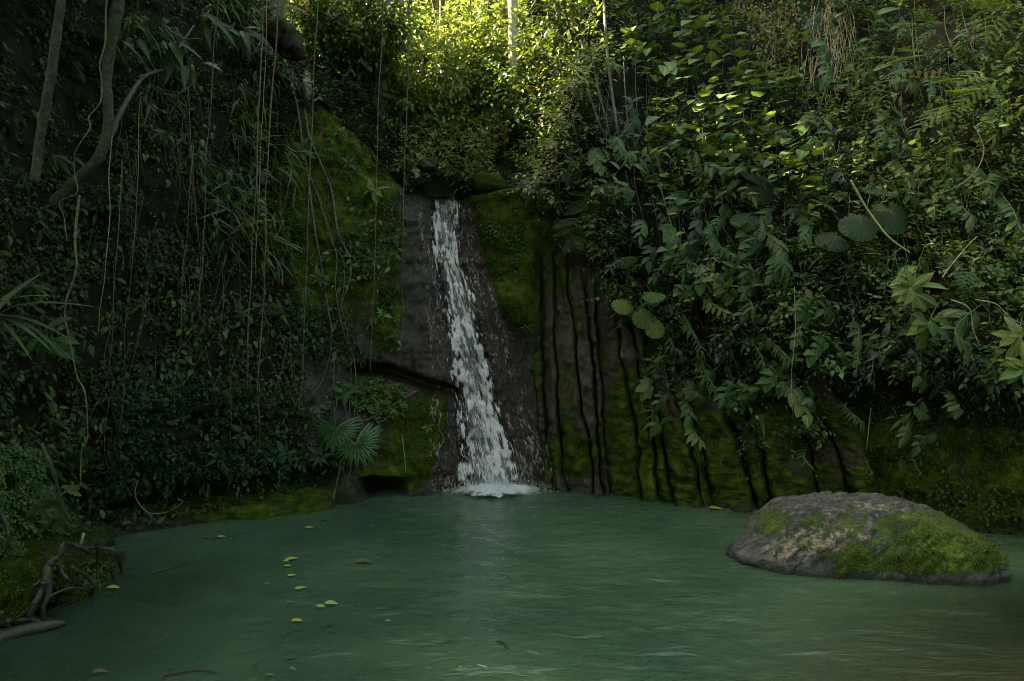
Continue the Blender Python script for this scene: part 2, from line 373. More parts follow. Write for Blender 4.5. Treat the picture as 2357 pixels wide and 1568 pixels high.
def mat_foam():
    N = NT('foam'); p = N.pos((1, 1.6, 1)); n = N.noise(p, 9, 6, .7); n2 = N.noise(p, 40, 3, .7)
    f = N.attr('foam')
    a = N.mapr(N.math('ADD', f, N.math('MULTIPLY_ADD', N.math('SUBTRACT', n, .5), 1.6, N.math('MULTIPLY', N.math('SUBTRACT', n2, .5), .8))), .45, .68)
    bm = N.n('ShaderNodeBump', {'Strength': 1., 'Distance': .04, 'Height': n2}).outputs[0]
    w = N.n('ShaderNodeBsdfPrincipled', {'Base Color': rgb(.82, .88, .88), 'Roughness': .4, 'Normal': bm}).outputs[0]
    return N.out(N.n('ShaderNodeMixShader', {0: a, 1: N.n('ShaderNodeBsdfTransparent').outputs[0], 2: w}).outputs[0])
M_foam = mat_foam()
def mat_soil():
    N = NT('forest_soil'); p = N.pos(); n = N.noise(p, 4, 5, .65)
    col = N.mix(N.mapr(n, .35, .65), rgb(.009, .009, .005), rgb(.022, .020, .010))
    col = N.mix(N.mapr(N.noise(p, 1.2, 4, .6), .45, .6), col, rgb(.014, .026, .007))
    bm = N.n('ShaderNodeBump', {'Strength': 1., 'Distance': .1, 'Height': n}).outputs[0]
    return N.out(N.n('ShaderNodeBsdfPrincipled', {'Base Color': col, 'Roughness': .95, 'Specular IOR Level': .05, 'Normal': bm}).outputs[0])
M_soil = mat_soil()

def inpoly(x, y, poly):
    c = np.zeros(len(x), bool); n = len(poly); j = n - 1
    for i in range(n):
        xi, yi = poly[i]; xj, yj = poly[j]
        c ^= ((yi > y) != (yj > y)) & (x < (xj - xi) * (y - yi) / (yj - yi + 1e-12) + xi); j = i
    return c

# ------------------------------------------------------------------ the gorge: one terrain sheet in radial slices
def tab(*kv):
    xs = kv[0::2]; ys = kv[1::2]; return lambda x: np.interp(x, xs, ys)
Y0f = tab(-2600, 2.6, -1000, 4.2, -200, 5.9, 0, 6.9, 100, 7.7, 220, 8.5, 300, 8.9, 400, 9.33, 640, 10.05, 820, 10.75, 940, 11.15,
          1065, 11.25, 1250, 11.4, 1410, 10.9, 1590, 10.3, 1760, 10.05, 1900, 9.85, 2100, 9.3, 2357, 8.6, 2700, 7.8, 3300, 6.2, 4800, 4.0)
leanf = tab(-2600, .35, 0, .35, 300, .30, 640, .35, 940, .42, 1065, .42, 1230, .38, 1300, .30, 1600, .28, 1900, .2, 2357, .12, 4800, .1)
z1f = tab(-2600, 4, 0, 4, 600, 5, 800, 9, 1300, 9, 1500, 3.5, 2000, 2.6, 2400, 2.4, 4800, 2.4)
lean2f = tab(-2600, .3, 600, .25, 1300, .2, 1600, .45, 2000, .55, 4800, .5)
pytopf = tab(-2600, -500, 520, -330, 600, -90, 640, 120, 735, 245, 860, 352, 910, 420, 940, 448, 1010, 463, 1065, 467, 1080, 455, 1160, 448, 1225, 436,
             1280, 330, 1360, 60, 1480, -300, 4800, -600)
def ywall(px, z): return Y0f(px) + leanf(px) * z + lean2f(px) * np.maximum(0, z - z1f(px))
def solveY(px, py):
    Y = np.full(np.shape(px), 10.0)
    for _ in range(60):
        z = EYE - (np.asarray(py) - CY) / F * Y; Y = .5 * Y + .5 * ywall(px, z)
    return Y
def gauss(px, py, blobs):
    r = 0
    for (x, y, rx, ry, s) in blobs:
        r = r + s * np.exp(-(((px - x) / rx) ** 2 + ((py - y) / ry) ** 2))
    return r
MOSSB = [(770, 330, 120, 110, .75), (860, 420, 60, 60, .7), (700, 480, 60, 110, .6), (905, 560, 40, 50, .45), (895, 720, 40, 90, .6), (740, 700, 80, 120, .5), (780, 560, 90, 130, .45),
         (955, 1000, 70, 90, .75), (900, 1085, 90, 40, .6), (1010, 960, 40, 50, .4), (1130, 500, 60, 70, .75), (1175, 610, 60, 110, .85), (1200, 712, 45, 40, 1.),
         (1110, 430, 60, 30, .7), (1330, 1000, 30, 60, .3), (1300, 1080, 60, 40, .5), (2180, 1090, 330, 150, .62), (600, 1165, 180, 30, .8), (700, 1140, 80, 30, .7),
         (430, 1120, 200, 60, .3), (80, 1150, 140, 200, .5), (1600, 1000, 300, 120, .3), (1250, 600, 60, 200, .35)]
def wetf(px, py):
    L = np.interp(py, [440, 465, 600, 700, 880, 900, 1000, 1150], [990, 985, 985, 985, 1035, 1040, 1015, 985])
    R = np.interp(py, [440, 465, 600, 700, 780, 850, 1150], [1080, 1085, 1115, 1150, 1205, 1222, 1246])
    return sstep(-14, 22, px - L) * sstep(-12, 14, R - px)
crackx = [790, 855, 906, 943, 980, 1042, 1065]; cracky = [842, 838, 846, 860, 872, 890, 893]
def feature(px, py, z):
    """extra displacement toward the camera"""
    d = np.zeros_like(px)
    cy = np.interp(px, crackx, cracky); m = sstep(780, 850, px) * sstep(1062, 1030, px)
    ab = (cy - py)
    d += m * .26 * sstep(-3, 5, ab) * sstep(240, 20, ab)
    d -= m * .42 * np.exp(-((py - cy - 14) / 15.) ** 2)
    # cave and undercuts at the waterline
    d -= 1.1 * np.exp(-((px - 880) / 45.) ** 4 - ((py - 1122) / 22.) ** 4)
    sh = CY + EYE * F / Y0f(px)
    und = sstep(180, 260, px) * sstep(800, 740, px)
    d -= und * .6 * np.exp(-((py - (sh - 62)) / 24.) ** 2)
    d += sstep(350, 420, px) * sstep(790, 740, px) * .18 * sstep(sh - 42, sh - 30, py)
    # channel of the fall and the mossy pillar
    d -= wetf(px, py) * .16
    wob = 14 * fbm(np.stack([px * .012, py * .012, 0 * px], -1), 1, 4, 71)
    edge = wob + np.interp(py, [430, 500, 600, 680, 760, 800], [1075, 1085, 1110, 1130, 1165, 1245])
    d += .34 * sstep(0, 45, px - edge) * sstep(1252, 1215, px + wob * .5) * sstep(800, 700, py + wob)
    # ledges in the fall
    for yy, a in ((700, .06), (885, .09), (1003, .07)):
        mm = sstep(1030, 1070, px) * sstep(1230, 1150, px)
        d += mm * a * sstep(yy - 60, yy, py) * sstep(yy + 30, yy, py)
    # recess behind the strata ribs
    d -= .30 * sstep(1225, 1255, px) * sstep(2300, 2000, px) * sstep(520, 640, py) * (z > -2)
    return d
pxs = np.unique(np.concatenate([np.linspace(-2600, -300, 90), np.linspace(-300, 2657, 900), np.linspace(2657, 4800, 90)]))
NW, NB = 300, 130
PX = pxs[:, None]
kt = (CY - pytopf(pxs)) / F
zt = np.full(len(pxs), 6.0)
for _ in range(200): zt = .7 * zt + .3 * (EYE + kt * ywall(pxs, zt))
zt = np.clip(zt, 4.5, np.interp(pxs, [-2600, -900, 100, 900, 1500, 4800], [14., 13., 9.8, 10., 13., 13.])); Yt = ywall(pxs, zt)
tz = np.linspace(0, 1, NW)[None, :]
Zw = -1.3 + (zt[:, None] + 1.3) * tz; Yw = ywall(np.broadcast_to(PX, Zw.shape), Zw)
tb = np.linspace(0, 1, NB + 1)[None, 1:]
cen = (sstep(560, 760, pxs) * sstep(1700, 1350, pxs))[:, None]      # open valley behind the fall
ext = 26.0; dY = ext * tb ** 1.3
slope_val = .06 * np.minimum(dY, 2.2) + 1.02 * np.clip(dY - 2.2, 0, 99)
lowf = (sstep(-1200, 100, pxs) * sstep(1000, 700, pxs))[:, None]
slope_side = (.95 - .75 * lowf) * np.minimum(dY, 7) + (.35 - .25 * lowf) * np.maximum(dY - 7, 0)
dip = -1.2 * cen * np.exp(-((dY - 1.6) / 1.0) ** 2) * sstep(950, 860, PX)
Zb = zt[:, None] + cen * slope_val + (1 - cen) * slope_side + dip; Yb = Yt[:, None] + dY
Z = np.hstack([Zw, Zb]); Y = np.hstack([Yw, Yb]); PXX = np.broadcast_to(PX, Z.shape)
PY = CY - (Z - EYE) / Y * F
T = (PXX - CX) / F
d = feature(PXX, PY, Z) * np.hstack([np.ones_like(Zw), np.zeros_like(Zb)])
base = np.stack([T * Y, Y, Z], -1)
nz = .30 * fbm(base, .45, 3, 3) + .15 * fbm(base, 1.9, 3, 9) + .045 * fbm(base * [1, 1, .9] + .15 * fbm(base, 1.2, 2, 90)[..., None], 4.1, 4, 21) + .030 * fbm(base * [1.5, 1, .3] + [0, 0, 0] + (base[..., 2:3] * .25) * [1, 0, 0], 7, 3, 25)
layer = fbm(base * [.5, .5, 3.2] + [0, 0, 0], 1.6, 3, 33)
nz = nz + .05 * layer
damp = 1 - .25 * np.exp(-((PXX - 1100) / 110.) ** 2)
lipd = np.hstack([np.ones_like(Zw) * 1.0, np.ones_like(Zb) * 1.8])
nz = nz * damp * lipd + .024 * fbm(base * [1, 1, .25] + [.0, .0, .0] + base[..., 2:3] * [.22, 0, 0], 13, 3, 55) * np.exp(-((PXX - 1100) / 190.) ** 4) + .014 * fbm(base, 11, 3, 56)
d = d + nz
rn = np.sqrt(T * T + 1)
Xd = base[..., 0] - d * T / rn; Yd = base[..., 1] - d / rn
Zd = Z + np.hstack([np.zeros_like(Zw), .35 * fbm(base[:, NW:], .5, 3, 77)])
Zd[:, NW - 12:NW] += 0
V = np.stack([Xd, Yd, Zd], -1).reshape(-1, 3)
nc, nr = Z.shape
i = np.arange(nc - 1)[:, None] * nr; j = np.arange(nr - 1)[None, :]
Fc = np.stack([i + j, i + nr + j, i + nr + j + 1, i + j + 1], -1).reshape(-1, 4)
isb = np.hstack([np.zeros_like(Zw), np.ones_like(Zb)])
moss = (np.clip(.22 + gauss(PXX, PY, MOSSB) - .6 * wetf(PXX, PY) - .35 * np.exp(-((PXX - 960) / 30.) ** 2 - ((PY - 720) / 170.) ** 2), 0, 1.1) * (1 - isb) + isb * .75)
wet = np.clip(wetf(PXX, PY) + 1.0 * sstep(.10, .0, Z) + .8 * np.exp(-((PXX - 1020) / 45.) ** 2 - ((PY - 1060) / 70.) ** 2), 0, 1) * (1 - isb)
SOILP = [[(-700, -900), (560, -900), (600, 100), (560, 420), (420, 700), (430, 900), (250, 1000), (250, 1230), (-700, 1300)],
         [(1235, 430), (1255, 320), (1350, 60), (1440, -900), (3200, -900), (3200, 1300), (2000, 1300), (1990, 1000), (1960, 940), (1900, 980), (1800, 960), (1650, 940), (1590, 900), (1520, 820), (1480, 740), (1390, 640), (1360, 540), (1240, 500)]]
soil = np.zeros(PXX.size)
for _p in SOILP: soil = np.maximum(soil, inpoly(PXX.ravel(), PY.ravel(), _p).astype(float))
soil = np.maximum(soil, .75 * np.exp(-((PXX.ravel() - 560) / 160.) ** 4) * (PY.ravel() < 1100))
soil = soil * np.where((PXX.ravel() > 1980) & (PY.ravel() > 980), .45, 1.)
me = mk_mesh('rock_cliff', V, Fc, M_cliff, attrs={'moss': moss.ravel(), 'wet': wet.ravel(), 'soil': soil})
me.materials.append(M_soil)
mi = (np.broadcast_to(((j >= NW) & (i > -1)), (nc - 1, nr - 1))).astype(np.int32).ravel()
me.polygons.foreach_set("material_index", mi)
cliff = tag(link('rock_cliff', me), kind='structure')
cliff['label'] = 'dark mossy rock cliff and jungle slopes around the pool'
bvh = BVHTree.FromPolygons(V.tolist(), Fc.tolist())
EYEV = Vector((0, 0, EYE))
def hit(px, py):
    dr = Vector(((px - CX) / F, 1, -(py - CY) / F)).normalized()
    loc, n, ix, dist = bvh.ray_cast(EYEV, dr)
    if loc is None: return None, None
    if n.dot(dr) > 0: n = -n
    return loc, n
def hitm(px, py, off=0.0):
    """a point on the cliff under a pixel, brought off metres out from the wall"""
    loc, n = hit(px, py)
    if loc is None: loc = P(px, py, 12.)
    dd = (loc - EYEV); L = dd.length
    return EYEV + dd * ((L - off) / L)

# ------------------------------------------------------------------ strata ribs at the foot of the right wall (parts of the cliff)
def zc(lst, fx=2000, fy=950, s=.6377): return [((fx + a * s) * .5754, (fy + b * s) * .5754) for a, b in lst]
J = [zc([(170, 60), (205, 380), (190, 760), (225, 1100), (268, 1420), (300, 1640)]),
     zc([(262, 0), (268, 600), (298, 1330), (360, 1640)]),
     zc([(330, -30), (350, 700), (378, 1330), (430, 1660)]),
     zc([(425, 60), (432, 350), (465, 600), (500, 1000), (560, 1300), (590, 1680)]),
     zc([(520, 150), (535, 420), (570, 650), (600, 1100), (645, 1690)]),
     zc([(590, 200), (600, 480), (615, 700), (640, 1050), (700, 1700)]),
     zc([(690, 300), (740, 560), (780, 800), (850, 1200), (905, 1710)]),
     zc([(780, 350), (830, 560), (880, 850), (960, 1250), (1010, 1720)]),
     zc([(850, 380), (910, 700), (990, 1100), (1095, 1730)]),
     zc([(920, 500), (1000, 900), (1100, 1300), (1200, 1745)]),
     zc([(1010, 650), (1090, 1000), (1190, 1300), (1290, 1765)]),
     zc([(1120, 800), (1240, 1240), (1370, 1780)]),
     zc([(1240, 900), (1380, 1330), (1500, 1790)]),
     zc([(1370, 950), (1500, 1290), (1620, 1790)]),
     zc([(1480, 950), (1640, 1350), (1740, 1800)]),
     zc([(1600, 950), (1770, 1350), (1880, 1800)]),
     zc([(1720, 900), (1930, 1330), (2050, 1800)]),
     zc([(1850, 850), (2100, 1300), (2250, 1800)]),
     zc([(2000, 800), (2290, 1300), (2450, 1800)])]
J = [q for k_, q in enumerate(J) if k_ not in (9, 12, 15)]
RIBMOSS = [(1620, 1110, 90, 60, .55), (1780, 1110, 110, 60, .5), (1500, 1090, 50, 90, .35), (1330, 1060, 50, 50, .45), (1300, 960, 25, 60, .3), (1440, 1080, 40, 50, .4), (1430, 980, 20, 50, .3), (1280, 640, 60, 80, .35), (1420, 600, 120, 80, .2), (1650, 1020, 200, 80, .25)]
NU, NVv = 15, 190
pro = [.0, .20, .08, .24, .12, .02, .28, .08, .26, .06, .24, .12, .28, .10, .26, .10, .22, .16]
for k in range(len(J) - 1):
    a, b = J[k], J[k + 1]
    ytop = max(a[0][1], b[0][1]) if k > 2 else a[0][1]
    py = np.linspace(ytop, 1262, NVv)[None, :]
    xa = np.interp(py[0], [q[1] for q in a], [q[0] for q in a]); xb = np.interp(py[0], [q[1] for q in b], [q[0] for q in b])
    # wiggle the joints
    wg = lambda s: 6.5 * fbm(np.stack([py[0] * .022, py[0] * 0 + s * 7.7, py[0] * 0], -1), 1, 4, 5)
    xa = xa + wg(k); xb = xb + wg(k + 1)
    gap = np.clip(.75 + 1.3 * fbm(np.stack([py[0] * .012, py[0] * 0 + k * 5.1, py[0] * 0], -1), 1, 3, 15), .05, 3)
    u = (.5 - .5 * np.cos(np.pi * np.linspace(0, 1, NU)))[:, None]
    px = (xa + gap)[None, :] * (1 - u) + (xb - gap)[None, :] * u; pyy = np.broadcast_to(py, px.shape)
    prof = np.maximum(0, 1 - np.abs(2 * u - 1) ** (3. if k in (0, 1, 4, 5, 7, 9, 11) else 8.)) ** .6 * (.82 + .18 * fbm(np.stack([u * 2.5 + 0 * pyy, pyy * .008, 0 * pyy + k * 3.3], -1), 1, 3, 8))
    Yb_ = solveY(px, pyy); z = EYE - (pyy - CY) / F * Yb_
    pt = np.stack([(px - CX) / F * Yb_, Yb_, z], -1)
    skew = (u - .5) * (.16 if k % 3 else -.12)
    off = -.30 + (pro[k] + .26 + .07 * fbm(pt * [.8, .8, .8], 1.3, 2, 300 + k)) * prof + skew * prof + (.09 * fbm(pt * [1, 1, .8], 1.1, 3, 44) + .05 * fbm(pt * [1, 1, 1], 3.2, 3, 40 + k) + .065 * fbm(pt * [1, 1, 1.5], 7.5, 4, 60 + k)) * (prof + .15)
    blk = fbm(pt * [.6, .6, 3.0], 1.7, 2, 90 + k); off = off + .05 * (np.round(blk * 3) / 3) * prof * (.8 if k > 5 or k == 0 else .1)
    off = off + .02 * sstep(1200, 1130, -pyy)  # foot
    off = off - (.3 + pro[k]) * sstep(ytop + 60, ytop, pyy) * .7
    tt = (px - CX) / F; r_ = np.sqrt(tt * tt + 1)
    pt[..., 0] -= off * tt / r_; pt[..., 1] -= off / r_
    # back edge: close the sides by going behind
    VV = pt.reshape(-1, 3); ii = np.arange(NU - 1)[:, None] * NVv; jj = np.arange(NVv - 1)[None, :]
    FF = np.stack([ii + jj, ii + jj + 1, ii + NVv + jj + 1, ii + NVv + jj], -1).reshape(-1, 4)
    sides = []; bk = []
    c0 = len(VV)
    e0 = pt[0] + np.array([0, .55, 0]); e1 = pt[-1] + np.array([0, .55, 0])
    VV = np.vstack([VV, e0, e1]); q = np.arange(NVv - 1)
    FF = np.vstack([FF, np.stack([c0 + q, c0 + q + 1, q + 1, q], -1), np.stack([(NU - 1) * NVv + q, (NU - 1) * NVv + q + 1, c0 + NVv + q + 1, c0 + NVv + q], -1)])
    ms = np.clip((.42 if k < 7 else .32) + .38 * fbm(pt, 1.5, 3, 500) - .10 * (k in (1, 3)) + gauss(px, pyy, RIBMOSS) + .15 * sstep(1250, 1700, px) - .1 * (k in (1, 2, 4)), 0, 1).ravel()
    wt = sstep(.10, .02, z).ravel()
    ms = np.concatenate([ms, np.zeros(2 * NVv)]); wt = np.concatenate([wt, np.zeros(2 * NVv)])
    tn = (np.exp(-((u - .04) / .09) ** 2) * (1. if k in (2, 3, 6, 10) else .25) * sstep(640, 760, pyy) + .0 * pyy).ravel() + .35 * gauss(px, pyy, [(1345, 1095, 14, 22, 1.6), (1340, 930, 30, 80, .5), (1180, 1120, 30, 30, .5), (1950, 1080, 40, 50, .6)]).ravel()
    link('rock_rib', mk_mesh('rock_rib', VV, FF, M_rib, attrs={'moss': ms, 'wet': wt, 'tan': np.concatenate([tn, np.zeros(2 * NVv)])}), cliff)

# ------------------------------------------------------------------ pool, bed, near bank
gx = np.linspace(-14, 13, 560); gy = np.linspace(1.0, 13.2, 420)
X_, Y_ = np.meshgrid(gx, gy, indexing='ij'); pt = np.stack([X_, Y_ * 1.9, X_ * 0], -1)
rr = np.hypot(X_ + .25, Y_ - 11.2)
amp = .35 + .65 * sstep(-3, 2, X_)
Zp = .014 * fbm(pt, 1.5, 3, 5) * amp + .006 * fbm(pt, 4.5, 2, 8) * amp + .010 * np.sin(rr * 9 + 3 * fbm(pt, .5, 2, 12)) * np.exp(-rr / 3.2)
i = np.arange(len(gx) - 1)[:, None] * len(gy); j = np.arange(len(gy) - 1)[None, :]
Fg = np.stack([i + j, i + len(gy) + j, i + len(gy) + j + 1, i + j + 1], -1).reshape(-1, 4)
pool = tag(link('pool_water', mk_mesh('pool_water', np.stack([X_, Y_, Zp], -1).reshape(-1, 3), Fg, M_water)), 'calm green water of the pool below the waterfall', kind='structure')
gx = np.linspace(-16, 15, 160); gy = np.linspace(-1, 14, 110); X_, Y_ = np.meshgrid(gx, gy, indexing='ij')
shl = sstep(.5, 4.5, X_ - .42 * Y_ + .8)
Zb_ = -1.0 + .75 * shl * sstep(8, 6.5, Y_) + .55 * sstep(-2.6, -4.2, X_) * sstep(9, 7.5, Y_) + .10 * fbm(np.stack([X_, Y_, X_ * 0], -1), 1.3, 4, 4)
i = np.arange(len(gx) - 1)[:, None] * len(gy); j = np.arange(len(gy) - 1)[None, :]
Fg = np.stack([i + j, i + len(gy) + j, i + len(gy) + j + 1, i + j + 1], -1).reshape(-1, 4)
tag(link('pool_bed', mk_mesh('pool_bed', np.stack([X_, Y_, Zb_], -1).reshape(-1, 3), Fg, M_bed)), 'silty brown bed of the pool', kind='structure')
gx = np.linspace(-60, 60, 120); gy = np.linspace(-60, 3.2, 90); X_, Y_ = np.meshgrid(gx, gy, indexing='ij')
Zg = -.4 + 1.0 * sstep(3.0, .5, Y_) + .05 * np.maximum(0, -Y_) + .25 * np.maximum(0, np.abs(X_) - 8) + .25 * fbm(np.stack([X_, Y_, X_ * 0], -1), .3, 4, 14)
Zg = np.where(np.hypot(X_, Y_) < 1.5, np.minimum(Zg, .8), Zg)
i = np.arange(len(gx) - 1)[:, None] * len(gy); j = np.arange(len(gy) - 1)[None, :]
Fg = np.stack([i + j, i + len(gy) + j, i + len(gy) + j + 1, i + j + 1], -1).reshape(-1, 4)
tag(link('ground', mk_mesh('ground', np.stack([X_, Y_, Zg], -1).reshape(-1, 3), Fg, M_soil)), 'forest floor on the near bank', kind='structure')

# ------------------------------------------------------------------ waterfall
fy_ = [462, 520, 600, 700, 800, 885, 950, 1003, 1075, 1132]
fL = [994, 997, 1004, 1022, 1038, 1048, 1052, 1058, 1064, 1070]
fR = [1052, 1056, 1064, 1094, 1116, 1136, 1154, 1176, 1194, 1204]
def fallpt(w, py, off):
    px = np.interp(py, fy_, fL) * (1 - w) / 2 + np.interp(py, fy_, fR) * (1 + w) / 2
    return px
def cliff_pts(px, py, off):
    out = np.zeros((len(px), 3)); nn = np.zeros((len(px), 3)); ok = np.zeros(len(px), bool)
    dv = np.stack([(px - CX) / F, np.ones_like(px), -(py - CY) / F], -1); dv = nrmz(dv)
    for q in range(len(px)):
        loc, n, ix, ds = bvh.ray_cast(EYEV, Vector(dv[q]))
        if loc is not None:
            ok[q] = True; out[q] = loc
            nn[q] = n if n.dot(Vector(dv[q])) < 0 else -n
    out = out - dv * np.asarray(off)[..., None] if np.ndim(off) else out - dv * off
    return out, nn, ok
fall = empty('waterfall', hitm(1136, 1130), 'white waterfall sliding down the dark rock into the pool', 'waterfall')
nu, nv = 26, 260
W_, PYs = np.meshgrid(np.linspace(-1.12, 1.12, nu), np.linspace(459, 1138, nv), indexing='ij')
pxf = fallpt(W_.ravel(), PYs.ravel(), 0)
pts_, nn_, ok_ = cliff_pts(pxf, PYs.ravel(), .03 + .05 * (1 - np.abs(W_.ravel()) ** 2 * .9))
pts_ += nn_ * (.02 * fbm(np.stack([W_.ravel() * 4, PYs.ravel() * .05, 0 * pxf], -1), 1, 3, 3))[:, None]
i = np.arange(nu - 1)[:, None] * nv; j = np.arange(nv - 1)[None, :]
Ff = np.stack([i + j, i + j + 1, i + nv + j + 1, i + nv + j], -1).reshape(-1, 4)
uvf = np.stack([(W_.ravel() + 1.12) / 2.24, (PYs.ravel() - 459) / 680], -1)
loc0 = np.array(fall.location)
o = link('water_sheet', mk_mesh('water_sheet', pts_ - loc0, Ff, M_sheet, uv=uvf), fall)

def streaks(n, wlo, whi, dens, lmin, lmax, wmin, wmax, seed):
    r = np.random.default_rng(seed)
    w = r.uniform(wlo, whi, n); py = 462 + 672 * r.random(n) ** .92
    nzv = fbm(np.stack([w * 3.6, py * .012, w * 0], -1), 1, 4, seed) + .85 * fbm(np.stack([w * 7, py * .07, w * 0], -1), 1, 2, seed + 5)
    keep = r.random(n) < dens(w, py, nzv); w = w[keep]; py = py[keep]; n = len(w)
    L = r.uniform(lmin, lmax, n) * (.7 + .5 * (py > 880)); Wd = r.uniform(wmin, wmax, n)
    y0 = py - L / 2; y1 = py + L / 2; sw = r.normal(0, .03, n)
    p0 = fallpt(w - sw, y0, 0); p1 = fallpt(w + sw, y1, 0)
    off = .06 + np.abs(r.normal(0, .04, n))
    A, _, ok1 = cliff_pts(p0, y0, off); B, _, ok2 = cliff_pts(p1, np.minimum(y1, 1134), off)
    g = ok1 & ok2 & (np.linalg.norm(A - B, axis=1) < .6); A, B, Wd = A[g], B[g], Wd[g]; n = len(A)
    dr = nrmz(B - A); side = nrmz(np.cross(dr, [0, -1, .3])); up = np.cross(side, dr)
    rv = lambda s: r.normal(0, s, (n, 1))
    Vs = np.stack([A, A * .65 + B * .35 + side * Wd[:, None] * (.5 + rv(.15)) , A * .65 + B * .35 - side * Wd[:, None] * (.5 + rv(.15)),
                   A * .3 + B * .7 + side * Wd[:, None] * (.4 + rv(.2)), A * .3 + B * .7 - side * Wd[:, None] * (.4 + rv(.2)), B,
                   A * .5 + B * .5 + up * Wd[:, None] * .5], 1)
    tri = np.array([[0, 1, 6], [0, 6, 2], [1, 3, 6], [2, 6, 4], [3, 5, 6], [4, 6, 5]])
    k = np.arange(n)[:, None, None] * 7
    return Vs.reshape(-1, 3), (tri[None] + k).reshape(-1, 3)
S1 = streaks(70000, -1.4, 1.4, lambda w, py, z: np.clip((z - .03 - .40 * np.abs(w) ** 3) * 1.5 * np.where(py < 600, .6, 1) * (1.1 - .75 * sstep(930, 1000, py) * np.exp(-((w + .15) / .22) ** 2)) * (1 - .42 * sstep(860, 980, py)), 0, 1), 4, 15, .0022, .0062, 11)
S2 = streaks(24000, -2.2, 2.4, lambda w, py, z: np.clip(z + .15, 0, 1) * np.where(np.abs(w) > 1, .5, .6), 3, 12, .0016, .0046, 12)
M_trickle_glint = bpy.data.materials.new('trickle_glint'); M_trickle_glint.use_nodes = True; _b = M_trickle_glint.node_tree.nodes['Principled BSDF']; _b.inputs['Base Color'].default_value = rgb(.48, .42, .34); _b.inputs['Roughness'].default_value = .12  # trickles on wet rock, their glints put in as pale tan colour
S3 = streaks(1500, -1.0, 1.0, lambda w, py, z: np.clip(z + .1, 0, 1) * .7 * (py > 860), 14, 38, .004, .009, 13)
for S in (S1, S2, S3):
    o = link('water_streaks', mk_mesh('water_streaks', S[0] - loc0, S[1], M_trickle_glint if S is S2 else M_white), fall); tag(o, kind='stuff')
# foam at the foot
nfx, nfy = 70, 36
FX, FYy = np.meshgrid(np.linspace(1000, 1320, nfx), np.linspace(1117, 1170, nfy), indexing='ij')
fw = np.array([list(Wt(a, b, 0.0)) for a, b in zip(FX.ravel(), FYy.ravel())])
foamv = np.exp(-((FX - 1137) / 82.) ** 2 - ((FYy - 1133) / 14.) ** 2) * .95 + .42 * np.exp(-((FX - 1165) / 100.) ** 2 - ((FYy - 1137) / 14.) ** 2)
foamv = foamv.ravel() - .05
fw[:, 2] = .024 + .06 * np.clip(foamv, 0, 1) * (1 + 1.4 * fbm(fw, 9, 4, 6))
i = np.arange(nfx - 1)[:, None] * nfy; j = np.arange(nfy - 1)[None, :]
Ff = np.stack([i + j, i + nfy + j, i + nfy + j + 1, i + j + 1], -1).reshape(-1, 4)
o = link('foam', mk_mesh('foam', fw - loc0, Ff, M_foam, attrs={'foam': foamv}), fall)
# splash drops
r = np.random.default_rng(5); nd = 5200
px = r.normal(1138, 48, nd); py = 1133 - np.abs(r.normal(0, 9, nd)) + r.normal(0, 5, nd)
c = np.array([list(Wt(a, max(b, 1122), 0)) for a, b in zip(px, 1134 + r.normal(0, 4, nd))]); c[:, 2] = np.abs(r.normal(0.02, .06, nd)) + .01
sz = r.uniform(.003, .010, nd)[:, None, None]
tet = np.array([[0, 0, 1.3], [1, 0, -.4], [-.5, .9, -.4], [-.5, -.9, -.4]])
Vd = (c[:, None, :] + tet[None] * sz).reshape(-1, 3); td = np.array([[0, 1, 2], [0, 2, 3], [0, 3, 1], [1, 3, 2]])
o = link('splash_drops', mk_mesh('splash_drops', Vd - loc0, (td[None] + np.arange(nd)[:, None, None] * 4).reshape(-1, 3), M_white), fall); tag(o, kind='stuff')

# ------------------------------------------------------------------ boulder
BX = [2.42, 2.55, 2.72, 2.92, 3.10, 3.38, 3.83, 4.18, 4.46, 4.74, 4.94, 5.12, 5.25, 5.31, 5.34]
BH = [.02, .10, .20, .37, .52, .60, .625, .63, .62, .59, .54, .46, .37, .27, .12]
BF = [7.95, 7.62, 7.42, 7.30, 7.24, 7.18, 7.10, 7.04, 7.0, 7.0, 7.0, 7.02, 7.06, 7.12, 7.22]
BB = [7.98, 8.15, 8.35, 8.55, 8.68, 8.85, 9.0, 9.05, 9.0, 8.9, 8.8, 8.6, 8.4, 8.2, 7.9]
BX = [2.50 + (q - 2.42) * (2.72 / 2.92) for q in BX]
ns, nt = 260, 120
s = np.linspace(0, 1, ns)[:, None]; xs = 2.50 + 2.72 * s
H = np.interp(xs, BX, BH); YF = np.interp(xs, BX, BF); YB = np.interp(xs, BX, BB)
th = np.radians(np.linspace(-28, 200, nt))[None, :]
cs = np.cos(th); sn = np.sin(th)
cc = np.sign(cs) * np.abs(cs) ** .75
yy = (YF + YB) / 2 - (YB - YF) / 2 * cc
zz = np.where(sn > 0, H * np.abs(sn) ** .72, -np.abs(sn) * .8)
xx = np.broadcast_to(xs, yy.shape) + 0 * yy
bp = np.stack([xx, yy, zz], -1)
cen_ = np.array([4.0, 8.0, -.2]); dirn = nrmz(bp - cen_)
g = .055 * fbm(bp, .95, 3, 2) + .035 * fbm(bp, 3.1, 3, 12) + .018 * fbm(bp, 11, 4, 19)
ca, sa = math.cos(math.radians(38)), math.sin(math.radians(38))
q_ = np.stack([(bp[..., 0] * ca + bp[..., 2] * sa) * 1.2, bp[..., 1] * 3, (-bp[..., 0] * sa + bp[..., 2] * ca) * 6], -1)
g = g + .040 * (1 - np.abs(fbm(q_, 1.3, 4, 31))) - .03 + .014 * fbm(q_, 5, 3, 8)
